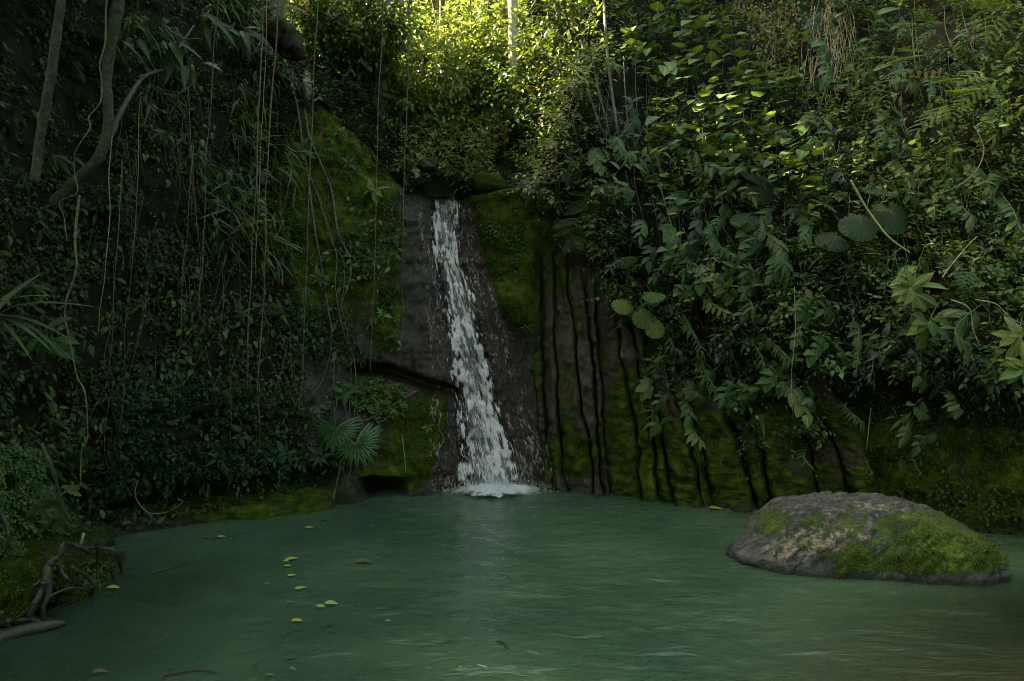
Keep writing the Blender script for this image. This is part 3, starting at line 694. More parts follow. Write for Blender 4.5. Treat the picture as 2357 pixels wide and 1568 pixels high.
# the shoulder cleft on the right
g = g - .07 * np.exp(-((bp[..., 0] - 4.98 - .25 * (.4 - bp[..., 2])) / .07) ** 2) * (bp[..., 1] < 7.7)
endf = np.clip(np.minimum(s / .04, (1 - s) / .03), 0, 1)
bp = bp + dirn * (g * endf)[..., None]
bpx = CX + bp[..., 0] / bp[..., 1] * F; bpy_ = CY - (bp[..., 2] - EYE) / bp[..., 1] * F
bmoss = np.clip(.24 + gauss(bpx, bpy_, [(2120, 1235, 85, 45, .6), (2110, 1300, 100, 30, .55), (2240, 1270, 75, 50, .6), (2290, 1240, 40, 60, .6), (1960, 1290, 60, 35, .55), (2050, 1200, 60, 25, .35), (1770, 1200, 30, 35, .5), (2200, 1190, 60, 20, .35), (1880, 1200, 60, 30, .3), (1850, 1260, 60, 40, .2), (1960, 1210, 20, 50, .3)])
                - .35 * gauss(bpx, bpy_, [(1780, 1300, 70, 25, 1), (2180, 1330, 200, 12, .8)]), 0, 1)
btan = np.clip(gauss(bpx, bpy_, [(1880, 1240, 80, 40, .62), (1800, 1275, 70, 35, .42), (1990, 1235, 60, 22, .45), (2050, 1170, 60, 14, .45), (2160, 1165, 30, 10, .6), (1990, 1158, 40, 10, .4), (1950, 1190, 70, 30, .35)]), 0, 1)
bwet = sstep(.10, .015, bp[..., 2] + .03 * fbm(bp, 6, 2, 4))
i = np.arange(ns - 1)[:, None] * nt; j = np.arange(nt - 1)[None, :]
Fb = np.stack([i + j, i + nt + j, i + nt + j + 1, i + j + 1], -1).reshape(-1, 4)
o = link('boulder', mk_mesh('boulder', bp.reshape(-1, 3) - np.array([4., 7.9, 0]), Fb, M_boulder, attrs={'moss': bmoss.ravel(), 'tan': btan.ravel(), 'wet': bwet.ravel()}), loc=(4., 7.9, 0))
tag(o, 'large grey boulder with tan streaks and green moss patches rising from the pool', 'boulder')

# ------------------------------------------------------------------ mossy rocks of the left bank
ROCKV = []; ROCKF = []
def rock(px, py, Yc, wx, hz, dy, seed, label, mossb=.6):
    c = P(px, py, Yc); n1, n2 = 48, 28
    th = np.linspace(0, 2 * np.pi, n1, endpoint=False)[:, None]; ph = np.linspace(-np.pi / 2, np.pi / 2, n2)[None, :]
    ww = wx / F * Yc; hh = hz / F * Yc
    f = lambda v, e: np.sign(v) * np.abs(v) ** e
    p = np.stack([f(np.cos(ph), .8) * f(np.cos(th), .85) * ww, f(np.cos(ph), .8) * f(np.sin(th), .85) * dy, f(np.sin(ph), .85) * hh + 0 * th], -1)
    nrm = nrmz(p); p = p + nrm * (min(ww, hh) * (.42 * fbm(p + seed * 3.1, 1.1 / max(ww, hh) * .5, 3, seed) + .16 * fbm(p, 3.0 / max(ww, hh), 3, seed + 3)))[..., None]
    i = np.arange(n1)[:, None]; j = np.arange(n2 - 1)[None, :]
    Fr = np.stack([i * n2 + j, ((i + 1) % n1) * n2 + j, ((i + 1) % n1) * n2 + j + 1, i * n2 + j + 1], -1).reshape(-1, 4)
    wz = p[..., 2].ravel() + c.z
    if px < 300: kk = sum(len(v) for v in ROCKV); ROCKV.append(p.reshape(-1, 3) + np.array(list(c))); ROCKF.append(Fr + kk)
    ms = np.clip(mossb + .25 * nrm[..., 2], 0, 1).ravel()
    o = link('mossy_rock', mk_mesh('mossy_rock', p.reshape(-1, 3), Fr, M_bankrock, attrs={'moss': ms, 'wet': sstep(.09, .0, wz)}), loc=c)
    return tag(o, label, 'rock')
rock(62, 1345, 6.35, 62, 62, .40, 1, 'large rounded mossy rock beside the thick root at left', .62)
rock(-10, 1390, 6.0, 42, 60, .35, 2, 'mossy rock cut by the left edge above the floating log', .6)
rock(190, 1262, 7.6, 50, 40, .45, 3, 'dark mossy rock under the low leafy shoots, topmost on the left bank', .45)
rock(225, 1300, 7.5, 48, 26, .35, 4, 'low mossy rock at the arched root by the water', .5)
rock(165, 1372, 6.75, 42, 34, .30, 5, 'small mossy rock at the waterline between the bare roots', .5)
rock(70, 1285, 7.3, 90, 60, .6, 6, 'shaded bank rock behind the roots, under the leafy shoots', .4)
rock(130, 1330, 7.2, 75, 45, .5, 8, 'dark rock wedged behind the thickest bare root', .35)

# ------------------------------------------------------------------ leaf templates
def leaf_tpl(width=.42, rows=4, shape='ovate', fold=.12, curl=.18, wave=0.0):
    """leaf along +y, unit length; returns V, F(tri), uv"""
    ts = np.linspace(0, 1, rows + 1)
    def wd(t):
        if shape == 'ovate': return (math.sin(math.pi * t ** .72)) ** .85
        if shape == 'heart': return (math.sin(math.pi * min(1, t * .92 + .08) ** .55)) ** .7
        if shape == 'lance': return (math.sin(math.pi * t ** .6)) ** 1.0
        if shape == 'strap': return min(1, t * 8) * (1 - t ** 3)
        if shape == 'obov': return (math.sin(math.pi * t ** 1.25)) ** .85
    V = []; uv = []; idx = []
    for a, t in enumerate(ts):
        w = wd(t) * width / 2 * (1 + wave * math.sin(a * 2.4)); zc_ = -curl * t * t
        if a in (0, rows): V.append((0, t, zc_)); uv.append((.5, t)); idx.append((len(V) - 1,))
        else:
            V += [(-w, t + .0, zc_ + fold * w * 2), (0, t, zc_), (w, t, zc_ + fold * w * 2)]
            uv += [(.5 - wd(t) * .5, t), (.5, t), (.5 + wd(t) * .5, t)]; idx.append((len(V) - 3, len(V) - 2, len(V) - 1))
    T = []
    for a in range(rows):
        p, q = idx[a], idx[a + 1]
        if len(p) == 1: T += [(p[0], q[1], q[0]), (p[0], q[2], q[1])]
        elif len(q) == 1: T += [(p[0], p[1], q[0]), (p[1], p[2], q[0])]
        else: T += [(p[0], p[1], q[1]), (p[0], q[1], q[0]), (p[1], p[2], q[2]), (p[1], q[2], q[1])]
    return np.array(V, float), np.array(T), np.array(uv, float)
T_tiny = (np.array([(0, 0, 0), (-.32, .5, .08), (.32, .5, .08), (0, 1, -.1)], float), np.array([(0, 2, 1), (1, 2, 3)]), np.array([(.5, 0), (0, .5), (1, .5), (.5, 1)], float))
T_ov = leaf_tpl(.50, 3); T_ln = leaf_tpl(.26, 3, 'lance', .1, .25); T_ht = leaf_tpl(.78, 4, 'heart', .08, .2)
T_gr = leaf_tpl(.08, 5, 'strap', .1, .55)
B_ov = leaf_tpl(.46, 8, 'ovate', .14, .25, .04); B_ob = leaf_tpl(.44, 8, 'obov', .14, .3, .05); B_ht = leaf_tpl(.85, 7, 'heart', .08, .15, .03)
B_ln = leaf_tpl(.24, 7, 'lance', .12, .35); B_st = leaf_tpl(.10, 12, 'strap', .12, .85)

def cloud_np(Tp, pos, yd, zd, size, wscale=None, rnd=None):
    V, T, uv = Tp; n = len(pos); yd = nrmz(yd); x = nrmz(np.cross(yd, zd)); z = np.cross(x, yd)
    sx = size if wscale is None else size * wscale
    out = pos[:, None, :] + V[None, :, 0:1] * (x * sx[:, None])[:, None, :] + V[None, :, 1:2] * (yd * size[:, None])[:, None, :] + V[None, :, 2:3] * (z * size[:, None])[:, None, :]
    k = len(V); rn_ = rng.random(n) if rnd is None else rnd
    return out.reshape(-1, 3), (T[None] + np.arange(n)[:, None, None] * k).reshape(-1, 3), np.tile(uv, (n, 1)), np.repeat(rn_, k)
def cloud_obj(name, parts, mat, label, parent=None):
    V = []; Fc = []; U = []; R = []; k = 0
    for v, f, u, r in parts: V.append(v); Fc.append(f + k); U.append(u); R.append(r); k += len(v)
    o = link(name, mk_mesh(name, np.vstack(V), np.vstack(Fc), mat, uv=np.vstack(U), attrs={'rnd': np.concatenate(R)}), parent)
    tag(o, label if parent is None else None, kind='stuff'); return o
def sprigs(base, dirv, L, nl, leaf, Tp, up=np.array([0, -.35, 1.]), droop=.35, spread=.9, jit=.25):
    """stems with alternate leaves: one sprig = nl leaves along a drooping curve"""
    n = len(base); parts_p = []; parts_y = []; parts_z = []; parts_s = []; rnd = []
    dirv = nrmz(dirv); side = nrmz(np.cross(dirv, up + rng.normal(0, .3, (n, 3)))); rr0 = rng.random(n)
    for a in range(nl):
        t = (a + .6) / nl
        p = base + dirv * (L * t)[:, None] + np.array([0, 0, -1.]) * (droop * L * t * t)[:, None]
        sg = 1 if a % 2 else -1
        y = dirv * (.35 + .6 * t) + side * sg * spread * (1 - .55 * t) + np.array([0, 0, -1.]) * droop * .8 + rng.normal(0, jit, (n, 3))
        z = up + rng.normal(0, jit * 1.2, (n, 3))
        parts_p.append(p); parts_y.append(y); parts_z.append(z); parts_s.append(leaf * rng.uniform(.7, 1.15, n)); rnd.append((rr0 * .75 + rng.random(n) * .25) % 1)
    return cloud_np(Tp, np.vstack(parts_p), np.vstack(parts_y), np.vstack(parts_z), np.concatenate(parts_s), rnd=np.concatenate(rnd))
def scatter(poly, n, gapscale=.012, gap=-.3, seed=1, off=None, excl=()):
    xs = [p[0] for p in poly]; ys = [p[1] for p in poly]; r = np.random.default_rng(seed)
    px = r.uniform(min(xs), max(xs), n); py = r.uniform(min(ys), max(ys), n)
    m = inpoly(px, py, poly)
    for e in excl: m &= ~inpoly(px, py, e)
    nzv = fbm(np.stack([px, py, px * 0], -1), gapscale, 3, seed)
    m &= nzv > gap; px, py, nzv = px[m], py[m], nzv[m]
    o = np.zeros(len(px)) if off is None else off(px, py, nzv, r)
    p, nn, ok = cliff_pts(px, py, o)
    return p[ok], nn[ok], px[ok], py[ok], nzv[ok]

# ------------------------------------------------------------------ ground cover and undergrowth (uncountable: stuff)
CORE = [(935, 440), (1075, 455), (1120, 600), (1165, 760), (1255, 800), (1260, 1130), (990, 1135), (860, 900), (925, 860), (935, 700)]
leftwall = [(-400, -200), (560, -200), (640, 150), (735, 245), (860, 350), (930, 440), (925, 560), (905, 700), (925, 800), (850, 830), (930, 880), (940, 930), (870, 950), (760, 930), (830, 1060), (760, 1110), (640, 1135), (400, 1190), (230, 1215), (-200, 1250)]
mossbare = [(640, 200), (735, 240), (870, 360), (935, 455), (880, 470), (800, 440), (770, 560), (700, 640), (640, 500)]
darkleft = [(0, 0), (480, 0), (560, 300), (400, 620), (360, 900), (0, 900)]
# ivy leaves hugging the left wall
p, nn, px, py, nv_ = scatter(leftwall, 90000, .018, -.14, 21, lambda px, py, z, r: .01 + .10 * r.random(len(px)) * (1 + z), [mossbare])
thin = rng.random(len(px)) > .15 * inpoly(px, py, darkleft); p, nn, nv_ = p[thin], nn[thin], nv_[thin]
yd = nn * .3 + np.array([0, 0, -.8]) + rng.normal(0, .55, p.shape); zd = nn + np.array([0, 0, .8]) + rng.normal(0, .45, p.shape)
cloud_obj('ivy_cover', [cloud_np(T_tiny, p, yd, zd, rng.uniform(.04, .085, len(p)) * (1 + .4 * nv_))], M_ivy, 'small dark ivy leaves covering the left wall')
# ivy on the moss hill, thinner
p, nn, px, py, nv_ = scatter(mossbare, 4500, .02, .15, 22, lambda px, py, z, r: .01 + .05 * r.random(len(px)))
yd = nn * .3 + np.array([0, 0, -.8]) + rng.normal(0, .5, p.shape); zd = nn + np.array([0, 0, .8]) + rng.normal(0, .4, p.shape)
cloud_obj('ivy_cover', [cloud_np(T_tiny, p, yd, zd, rng.uniform(.03, .06, len(p)))], M_ivy, 'thin ivy creeping over the mossy hump left of the fall')
# larger leaves among the ivy
p, nn, px, py, nv_ = scatter(leftwall, 12000, .02, -.15, 23, lambda px, py, z, r: .05 + .15 * r.random(len(px)), [mossbare])
thin = rng.random(len(px)) > .7 * inpoly(px, py, darkleft); p, nn = p[thin], nn[thin]
yd = nn * .4 + np.array([0, 0, -.7]) + rng.normal(0, .6, p.shape); zd = nn * .8 + np.array([0, 0, 1.]) + rng.normal(0, .45, p.shape)
cloud_obj('undergrowth', [cloud_np(T_ov, p, yd, zd, rng.uniform(.04, .17, len(p)) ** 1.0)], M_leaf, 'darker broad leaves scattered through the ivy of the left wall')
p, nn, px, py, nv_ = scatter(leftwall, 2200, .02, -.2, 28, lambda px, py, z, r: .06 + .12 * r.random(len(px)))
cloud_obj('dead_leaves', [cloud_np(T_ov, p, np.array([0, 0, -.8]) + rng.normal(0, .6, p.shape), nn + rng.normal(0, .4, p.shape), rng.uniform(.03, .075, len(p)))], M_dead, 'small dead leaves caught in the ivy of the left wall')
# band of bushy growth along the bottom of the left wall
band = [(230, 900), (640, 880), (730, 930), (760, 1060), (640, 1110), (400, 1150), (240, 1120)]
p, nn, px, py, nv_ = scatter(band, 1500, .02, -.2, 24, lambda px, py, z, r: .05 + .15 * r.random(len(px)))
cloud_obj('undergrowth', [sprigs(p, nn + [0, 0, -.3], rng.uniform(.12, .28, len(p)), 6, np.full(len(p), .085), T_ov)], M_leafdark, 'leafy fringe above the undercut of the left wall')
# ferny clump under the crack
fern_p = [(760, 880), (850, 870), (930, 890), (935, 930), (905, 950), (850, 950), (800, 930)]
p, nn, px, py, nv_ = scatter(fern_p, 900, .02, -.6, 25, lambda px, py, z, r: .03 + .12 * r.random(len(px)))
cloud_obj('undergrowth', [sprigs(p, nn + [0, 0, -.6], rng.uniform(.10, .2, len(p)), 5, np.full(len(p), .055), T_ov)], M_ivyb, 'ferny clump hanging under the rock crack left of the fall')
bankp = [(-60, 1000), (60, 1010), (110, 1080), (120, 1160), (200, 1210), (180, 1250), (60, 1260), (-60, 1280)]
p, nn, px, py, nv_ = scatter(bankp, 1500, .02, -.3, 27, lambda px, py, z, r: .1 + .5 * r.random(len(px)))
cloud_obj('undergrowth', [sprigs(p, nn + [0, 0, -.5], rng.uniform(.08, .18, len(p)), 6, np.full(len(p), .045), T_ov)], M_ivyb, 'ferny growth on the near left bank above the roots')
# grassy blades of the upper left slope
grass = [(230, 20), (470, -60), (640, 20), (650, 200), (700, 400), (640, 620), (470, 560), (430, 300), (260, 200)]
p, nn, px, py, nv_ = scatter(grass, 3000, .014, -.1, 26, lambda px, py, z, r: .1 + .5 * r.random(len(px)))
yd = np.array([.65, -.3, -.4]) + rng.normal(0, .6, p.shape); zd = np.array([.1, -.5, 1.]) + rng.normal(0, .4, p.shape)
cloud_obj('undergrowth', [cloud_np(T_gr, p, yd, zd, rng.uniform(.18, .5, len(p))), cloud_np(T_ln, p[::2] + [.05, -.03, .02], yd[::2], zd[::2], rng.uniform(.1, .24, len(p[::2])))], M_leaf, 'long narrow blades arching over the upper left slope')
# moss fronds: pillar, hump, ledge
for nm, poly, n, lab, s0, mt in (('ivy_cover', [(1095, 470), (1150, 450), (1200, 500), (1210, 560), (1195, 620), (1165, 660), (1140, 640), (1115, 560)], 4200, 'bright small-leaved creeper on the mossy pillar right of the fall', .055, M_ivyb),
                              ('moss', [(1080, 455), (1225, 445), (1240, 560), (1240, 740), (1180, 745), (1130, 650), (1100, 540)], 9000, 'moss on the pillar right of the fall', .030, M_mosshair),
                              ('moss', [(640, 160), (740, 245), (865, 355), (935, 450), (905, 700), (925, 790), (860, 800), (760, 560), (660, 480)], 12000, 'moss on the hump left of the fall', .032, M_mosshair),
                              ('moss', [(900, 930), (1020, 930), (1040, 1000), (990, 1080), (850, 1085), (830, 1010)], 6000, 'moss on the low wall left of the fall foot', .030, M_mosshair),
                              ('moss', [(1260, 960), (1960, 960), (2300, 1130), (2330, 1230), (1750, 1170), (1420, 1140), (1270, 1120)], 8000, 'moss on the right wall above the water', .034, M_mosshair)):
    p, nn, px, py, nv_ = scatter(poly, n, .03, -.15, len(lab), lambda px, py, z, r: .0 + .02 * r.random(len(px)))
    yd = nn * .7 + np.array([0, 0, -.4]) + rng.normal(0, .5, p.shape); zd = nn * .3 + np.array([0, 0, 1.]) + rng.normal(0, .4, p.shape)
    cloud_obj(nm, [cloud_np(T_tiny, p, yd, zd, rng.uniform(.6, 1.3, len(p)) * s0)], mt, lab)
# moss hair on the boulder
bm_t = BVHTree.FromPolygons(bp.reshape(-1, 3).tolist(), Fb.tolist())
def obj_scatter(tree, n, x0, x1, y0, y1, seed):
    r = np.random.default_rng(seed); out = []; nn = []; pxy = []
    for _ in range(n):
        a, b = r.uniform(x0, x1), r.uniform(y0, y1); dr = Vector(((a - CX) / F, 1, -(b - CY) / F)).normalized()
        l, nr_, ix, ds = tree.ray_cast(EYEV, dr)
        if l is not None: out.append(l); nn.append(nr_ if nr_.dot(dr) < 0 else -nr_); pxy.append((a, b))
    return np.array(out), np.array(nn), np.array(pxy)
p, nn, pxy = obj_scatter(bm_t, 16000, 1680, 2335, 1140, 1345, 3)
mv = gauss(pxy[:, 0], pxy[:, 1], [(2120, 1235, 75, 40, .6), (2110, 1300, 90, 26, .6), (2240, 1270, 75, 50, .6), (2290, 1240, 40, 60, .7), (1960, 1290, 50, 30, .5), (1770, 1195, 25, 25, .5)]) + .35 * fbm(p, 5, 3, 2)
k = mv > .42; p, nn = p[k], nn[k]
yd = nn * .6 + np.array([0, 0, -.5]) + rng.normal(0, .5, p.shape); zd = nn * .4 + np.array([0, 0, 1.]) + rng.normal(0, .4, p.shape)
cloud_obj('moss', [cloud_np(T_tiny, p, yd, zd, rng.uniform(.014, .030, len(p)))], M_mosshair, 'moss tufts growing on the boulder')

rk_t = BVHTree.FromPolygons(np.vstack(ROCKV).tolist(), np.vstack(ROCKF).tolist())
p, nn, pxy = obj_scatter(rk_t, 14000, -30, 290, 1180, 1440, 8)
kk = fbm(p, 4, 3, 6) > -.1; p1, n1_ = p[kk], nn[kk]
cloud_obj('moss', [cloud_np(T_tiny, p1, n1_ * .6 + np.array([0, 0, -.5]) + rng.normal(0, .5, p1.shape), n1_ * .4 + np.array([0, 0, 1.]) + rng.normal(0, .4, p1.shape), rng.uniform(.012, .030, len(p1)))], M_mosshair, 'moss tufts on the rocks of the left bank')
kk = fbm(p, 2.5, 3, 16) > .25; p1, n1_ = p[kk][::3] + nn[kk][::3] * .03, nn[kk][::3]
cloud_obj('ivy_cover', [cloud_np(T_ov, p1, n1_ * .4 + np.array([0, 0, -.4]) + rng.normal(0, .7, p1.shape), n1_ + np.array([0, 0, 1.]) + rng.normal(0, .4, p1.shape), rng.uniform(.025, .06, len(p1)))], M_ivyb, 'small leaves creeping over the rocks of the left bank')
# right hillside undergrowth in depth
hill = [(1235, 430), (1255, 320), (1350, 60), (1440, -300), (2900, -500), (2900, 900), (2357, 900), (2180, 880), (2050, 850), (1960, 900), (1900, 1000), (1800, 1020), (1650, 1040), (1590, 960), (1520, 880), (1480, 740), (1390, 690), (1370, 560), (1240, 500)]
upper = [(1380, 60), (1440, -300), (2900, -500), (2900, 520), (1900, 520), (1500, 460), (1330, 420)]
offh = lambda px, py, z, r: .05 + (.2 + .75 * np.clip(z + .4, 0, 1.4)) * r.random(len(px)) ** .7
parts = []
p, nn, px, py, nv_ = scatter(hill, 16500, .013, -.22, 31, offh)
parts.append(sprigs(p, nn * .8 + np.array([0, -.2, .15]) + rng.normal(0, .35, p.shape), rng.uniform(.18, .45, len(p)), 6, rng.uniform(.06, .13, len(p)), T_ov))
cloud_obj('undergrowth', parts, M_leaf, 'mixed green undergrowth covering the right hillside')
p, nn, px, py, nv_ = scatter(hill, 7500, .017, -.12, 32, offh)
cloud_obj('undergrowth', [sprigs(p, nn * .6 + np.array([0, -.3, -.1]) + rng.normal(0, .4, p.shape), rng.uniform(.2, .5, len(p)), 7, rng.uniform(.07, .13, len(p)), T_ln)], M_leafdark, 'dark narrow-leaved growth in the gaps of the right hillside')
p, nn, px, py, nv_ = scatter(upper, 2600, .015, -.15, 33, lambda px, py, z, r: .3 + .6 * r.random(len(px)))
cloud_obj('undergrowth', [sprigs(p, nn * .7 + np.array([0, -.4, .3]) + rng.normal(0, .35, p.shape), rng.uniform(.25, .5, len(p)), 5, rng.uniform(.09, .15, len(p)), T_ht, up=np.array([0., -.25, 1.]), droop=.15)], M_leafpale, 'pale heart-shaped leaves in layers high on the right hillside')
dryp = [(1690, -20), (1850, -20), (1830, 70), (1800, 150), (1770, 200), (1735, 110)]
p, nn, px, py, nv_ = scatter(dryp, 620, .03, -.6, 36, lambda px, py, z, r: .9 + .5 * r.random(len(px)))
cloud_obj('dry_leaves', [cloud_np(T_ov, p, np.array([0, 0, -1.]) + rng.normal(0, .5, p.shape), nn + rng.normal(0, .5, p.shape), rng.uniform(.06, .13, len(p)))], M_dead, 'curtain of dry leaves at the top right of centre')
# small cover on the lower right wall
low = [(1900, 900), (2357, 900), (2700, 1000), (2700, 1240), (2300, 1210), (1900, 1120), (1650, 1080), (1560, 980)]
p, nn, px, py, nv_ = scatter(low, 8500, .02, -.1, 34, lambda px, py, z, r: .02 + .06 * r.random(len(px)))
yd = nn * .4 + np.array([0, 0, -.8]) + rng.normal(0, .45, p.shape); zd = nn + np.array([0, 0, .7]) + rng.normal(0, .4, p.shape)
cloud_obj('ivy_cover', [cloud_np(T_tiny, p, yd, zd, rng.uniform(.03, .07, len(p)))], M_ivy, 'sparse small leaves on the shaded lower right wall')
# sprays of tiny leaves on the ribs
ribs = [(1420, 880), (1560, 900), (1720, 980), (1800, 1080), (1560, 1080), (1440, 1020)]
p, nn, px, py, nv_ = scatter(ribs, 2600, .03, .05, 35, lambda px, py, z, r: .25 + .08 * r.random(len(px)))
cloud_obj('ivy_cover', [cloud_np(T_ov, p, nn * .3 + np.array([0, 0, -.5]) + rng.normal(0, .6, p.shape), nn * .7 + np.array([0, 0, 1.]) + rng.normal(0, .4, p.shape), rng.uniform(.03, .06, len(p)))], M_ivyb, 'small bright creepers on the ribs of the right wall')
ribs2 = [(1225, 560), (1400, 640), (1560, 860), (1960, 1000), (2060, 1160), (1420, 1140), (1260, 1110)]
p, nn, px, py, nv_ = scatter(ribs2, 3600, .035, .12, 37, lambda px, py, z, r: .22 + .14 * r.random(len(px)))
cloud_obj('ivy_cover', [cloud_np(T_ov, p, nn * .4 + np.array([0, 0, -.6]) + rng.normal(0, .6, p.shape), nn * .7 + np.array([0, 0, 1.]) + rng.normal(0, .4, p.shape), rng.uniform(.022, .05, len(p)))], M_ivyb, 'tiny plants dotted over the ribbed rock')
# sunny jungle slope behind the fall
back = [(560, -250), (1480, -250), (1400, 60), (1300, 330), (1240, 440), (1160, 440), (1080, 430), (1060, 405), (1000, 395), (960, 410), (900, 380), (735, 235), (640, 150)]
parts = []
p, nn, px, py, nv_ = scatter(back, 9500, .012, -.5, 41, lambda px, py, z, r: .2 + (.8 + 1.2 * np.clip(z + .4, 0, 1.4)) * r.random(len(px)))
near = (p[:, 1] < 17.5)
parts.append(sprigs(p, nn * .4 + np.array([-.2, -.4, .3]) + rng.normal(0, .45, p.shape), rng.uniform(.35, .8, len(p)) * np.where(near, .7, 1), 6, rng.uniform(.12, .24, len(p)) * np.where(near, .6, 1), T_ov))
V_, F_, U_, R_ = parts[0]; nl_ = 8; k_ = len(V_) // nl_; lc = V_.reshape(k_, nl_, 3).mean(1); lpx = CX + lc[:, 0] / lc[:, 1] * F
lpx = lpx + rng.normal(0, 25, k_); dk = (lpx < 925)  # gully side: shade is put into a darker leaf colour
for sel, mt, lb in ((~dk, M_sunleaf, 'sunlit jungle foliage on the slope behind the waterfall'), (dk, M_leafdark, 'foliage in the gully behind the mossy hump, shade put into its leaf colour')):
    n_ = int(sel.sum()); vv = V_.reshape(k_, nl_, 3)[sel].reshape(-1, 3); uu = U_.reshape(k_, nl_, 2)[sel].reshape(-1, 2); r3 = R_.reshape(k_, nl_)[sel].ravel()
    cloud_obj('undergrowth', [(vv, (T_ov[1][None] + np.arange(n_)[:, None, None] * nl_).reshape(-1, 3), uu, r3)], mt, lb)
p, nn, px, py, nv_ = scatter(back, 2600, .02, -.1, 42, lambda px, py, z, r: .3 + 1.5 * r.random(len(px)))
cloud_obj('undergrowth', [sprigs(p, nn * .3 + np.array([-.1, -.5, .1]) + rng.normal(0, .4, p.shape), rng.uniform(.4, .9, len(p)), 8, rng.uniform(.10, .16, len(p)), T_ln)], M_leaf, 'narrow-leaved growth on the slope behind the waterfall')
lipb = [(935, 380), (1060, 395), (1240, 400), (1250, 440), (1130, 425), (1075, 425), (1060, 400), (985, 400), (960, 430), (930, 440)]
p, nn, px, py, nv_ = scatter(lipb, 700, .03, -.5, 43, lambda px, py, z, r: .3 + .6 * r.random(len(px)))
cloud_obj('undergrowth', [sprigs(p, nn * .4 + np.array([0, -.5, -.1]) + rng.normal(0, .35, p.shape), rng.uniform(.2, .4, len(p)), 6, rng.uniform(.07, .12, len(p)), T_ov)], M_leafdark, 'leaves overhanging the dark hollow above the waterfall')
# thin stems through the hillside
r = np.random.default_rng(9); parts = []
for _ in range(190):
    a = r.uniform(1300, 2357); b = r.uniform(-50, 780); ln = r.uniform(90, 260); sl = r.normal(.12, .28)
    if not inpoly(np.array([a]), np.array([b + ln]), hill)[0]: continue
    A = hitm(a, b + ln, .15); B = hitm(a - sl * ln, b, r.uniform(.5, 1.0)); C_ = hitm(a - sl * ln * .6 + r.normal(0, 8), b + ln * .45, .5)
    parts.append(tube_np([A, C_, B], [.008, .006, .003], 4, 10))
V_, F_ = join(parts)
tag(link('stems', mk_mesh('stems', V_, F_, M_stem)), 'thin bare stems standing through the right hillside growth', kind='stuff')
# tangle of dry roots and tendrils on the left
parts = []
for _ in range(120):
    a = r.uniform(230, 720); b = r.uniform(60, 900); ln = r.uniform(60, 240); sl = r.normal(.0, .3)
    A = hitm(a, b, r.uniform(.1, .5)); C_ = hitm(a + sl * ln * .5 + r.normal(0, 12), b + ln * .5, r.uniform(.1, .4)); B = hitm(a + sl * ln, b + ln, .1)
    parts.append(tube_np([A, C_, B], [.004, .004, .002], 4, 10))
V_, F_ = join(parts)
tag(link('tendrils', mk_mesh('tendrils', V_, F_, M_vine)), 'fine tendrils hanging over the left wall', kind='stuff')

# ------------------------------------------------------------------ discrete plants
def leafmesh(tp, mat, name='leaf'): return mk_mesh(name, tp[0], tp[1], mat, uv=tp[2])
L_OV = leafmesh(B_ov, M_leafbig); L_OVP = leafmesh(B_ov, M_leafpale); L_HT = leafmesh(B_ht, M_leafbig); L_HTP = leafmesh(B_ht, M_leafpale)
L_LN = leafmesh(B_ln, M_leafbig); L_ST = leafmesh(B_st, M_leafbig); L_OB = leafmesh(B_ob, M_leafbig); L_OBP = leafmesh(B_ob, M_leafpale)
L_LND = leafmesh(B_ln, M_leafdark); L_OVD = leafmesh(B_ov, M_leafdark); L_BR = leafmesh(B_ov, M_bright)
# elephant ear: heart outline with scalloped rim, radial folds
def ear_mesh(mat, name='leaf', lobes=22, notch=True):
    na, nr_ = 66, 6; V = []; uv = []
    for a in range(na):
        an = a / na * 2 * math.pi; dirx, diry = math.sin(an), math.cos(an)
        R = .5 * (1 + .16 * math.cos(an)) * (1 + .035 * math.cos(lobes * an))
        if notch: R *= 1 - .62 * math.exp(-((an - math.pi) / .20) ** 2)
        for q in range(1, nr_ + 1):
            t = q / nr_; rad = R * t
            V.append((dirx * rad, .30 + diry * rad * 1.05, .03 * math.cos(lobes * an) * t - .18 * t * t * (.5 + .5 * abs(dirx)) + .0))
            uv.append((.5 + .5 * math.sin(lobes * an * .5) * .9, t))
    V.append((0, .30, 0)); uv.append((.5, 0)); c = len(V) - 1; T = []
    for a in range(na):
        b = (a + 1) % na; T.append((c, a * nr_, b * nr_))
        for q in range(nr_ - 1):
            T += [(a * nr_ + q, a * nr_ + q + 1, b * nr_ + q + 1), (a * nr_ + q, b * nr_ + q + 1, b * nr_ + q)]
    return mk_mesh(name, np.array(V), np.array(T)[:, ::-1], mat, uv=np.array(uv))
L_EAR = ear_mesh(M_ear); L_ROUND = ear_mesh(M_leafpale, lobes=14)
# compound fronds: one mesh per frond
def frond_np(npair=14, leaflet=.22, taper=True, tpl=T_tiny, wsc=.8, droop=.25, ang=75):
    pos = []; yd = []; zd = []; sz = []
    for a in range(npair):
        t = (a + 1) / (npair + 1); p = np.array([0, t, -droop * t * t])
        prof = math.sin(math.pi * min(1, t * .85 + .12)) ** .7 if taper else 1
        for sg in (-1, 1):
            pos.append(p); yd.append([sg * math.sin(math.radians(ang)), math.cos(math.radians(ang)), -.15]); zd.append([0, 0, 1]); sz.append(leaflet * prof)
    v, f, u, r_ = cloud_np(tpl, np.array(pos), np.array(yd, float), np.array(zd, float), np.array(sz), wscale=wsc, rnd=np.zeros(len(pos)))
    # rachis
    n = 8; ts = np.linspace(0, 1, n); w = .007
    rv = np.array([[x, t, -droop * t * t + .003] for t in ts for x in (-w, w)]); rf = []
    for a in range(n - 1): rf += [(2 * a, 2 * a + 1, 2 * a + 3), (2 * a, 2 * a + 3, 2 * a + 2)]
    return np.vstack([v, rv]), np.vstack([f, np.array(rf) + len(v)]), np.vstack([u, np.full((len(rv), 2), .5)])
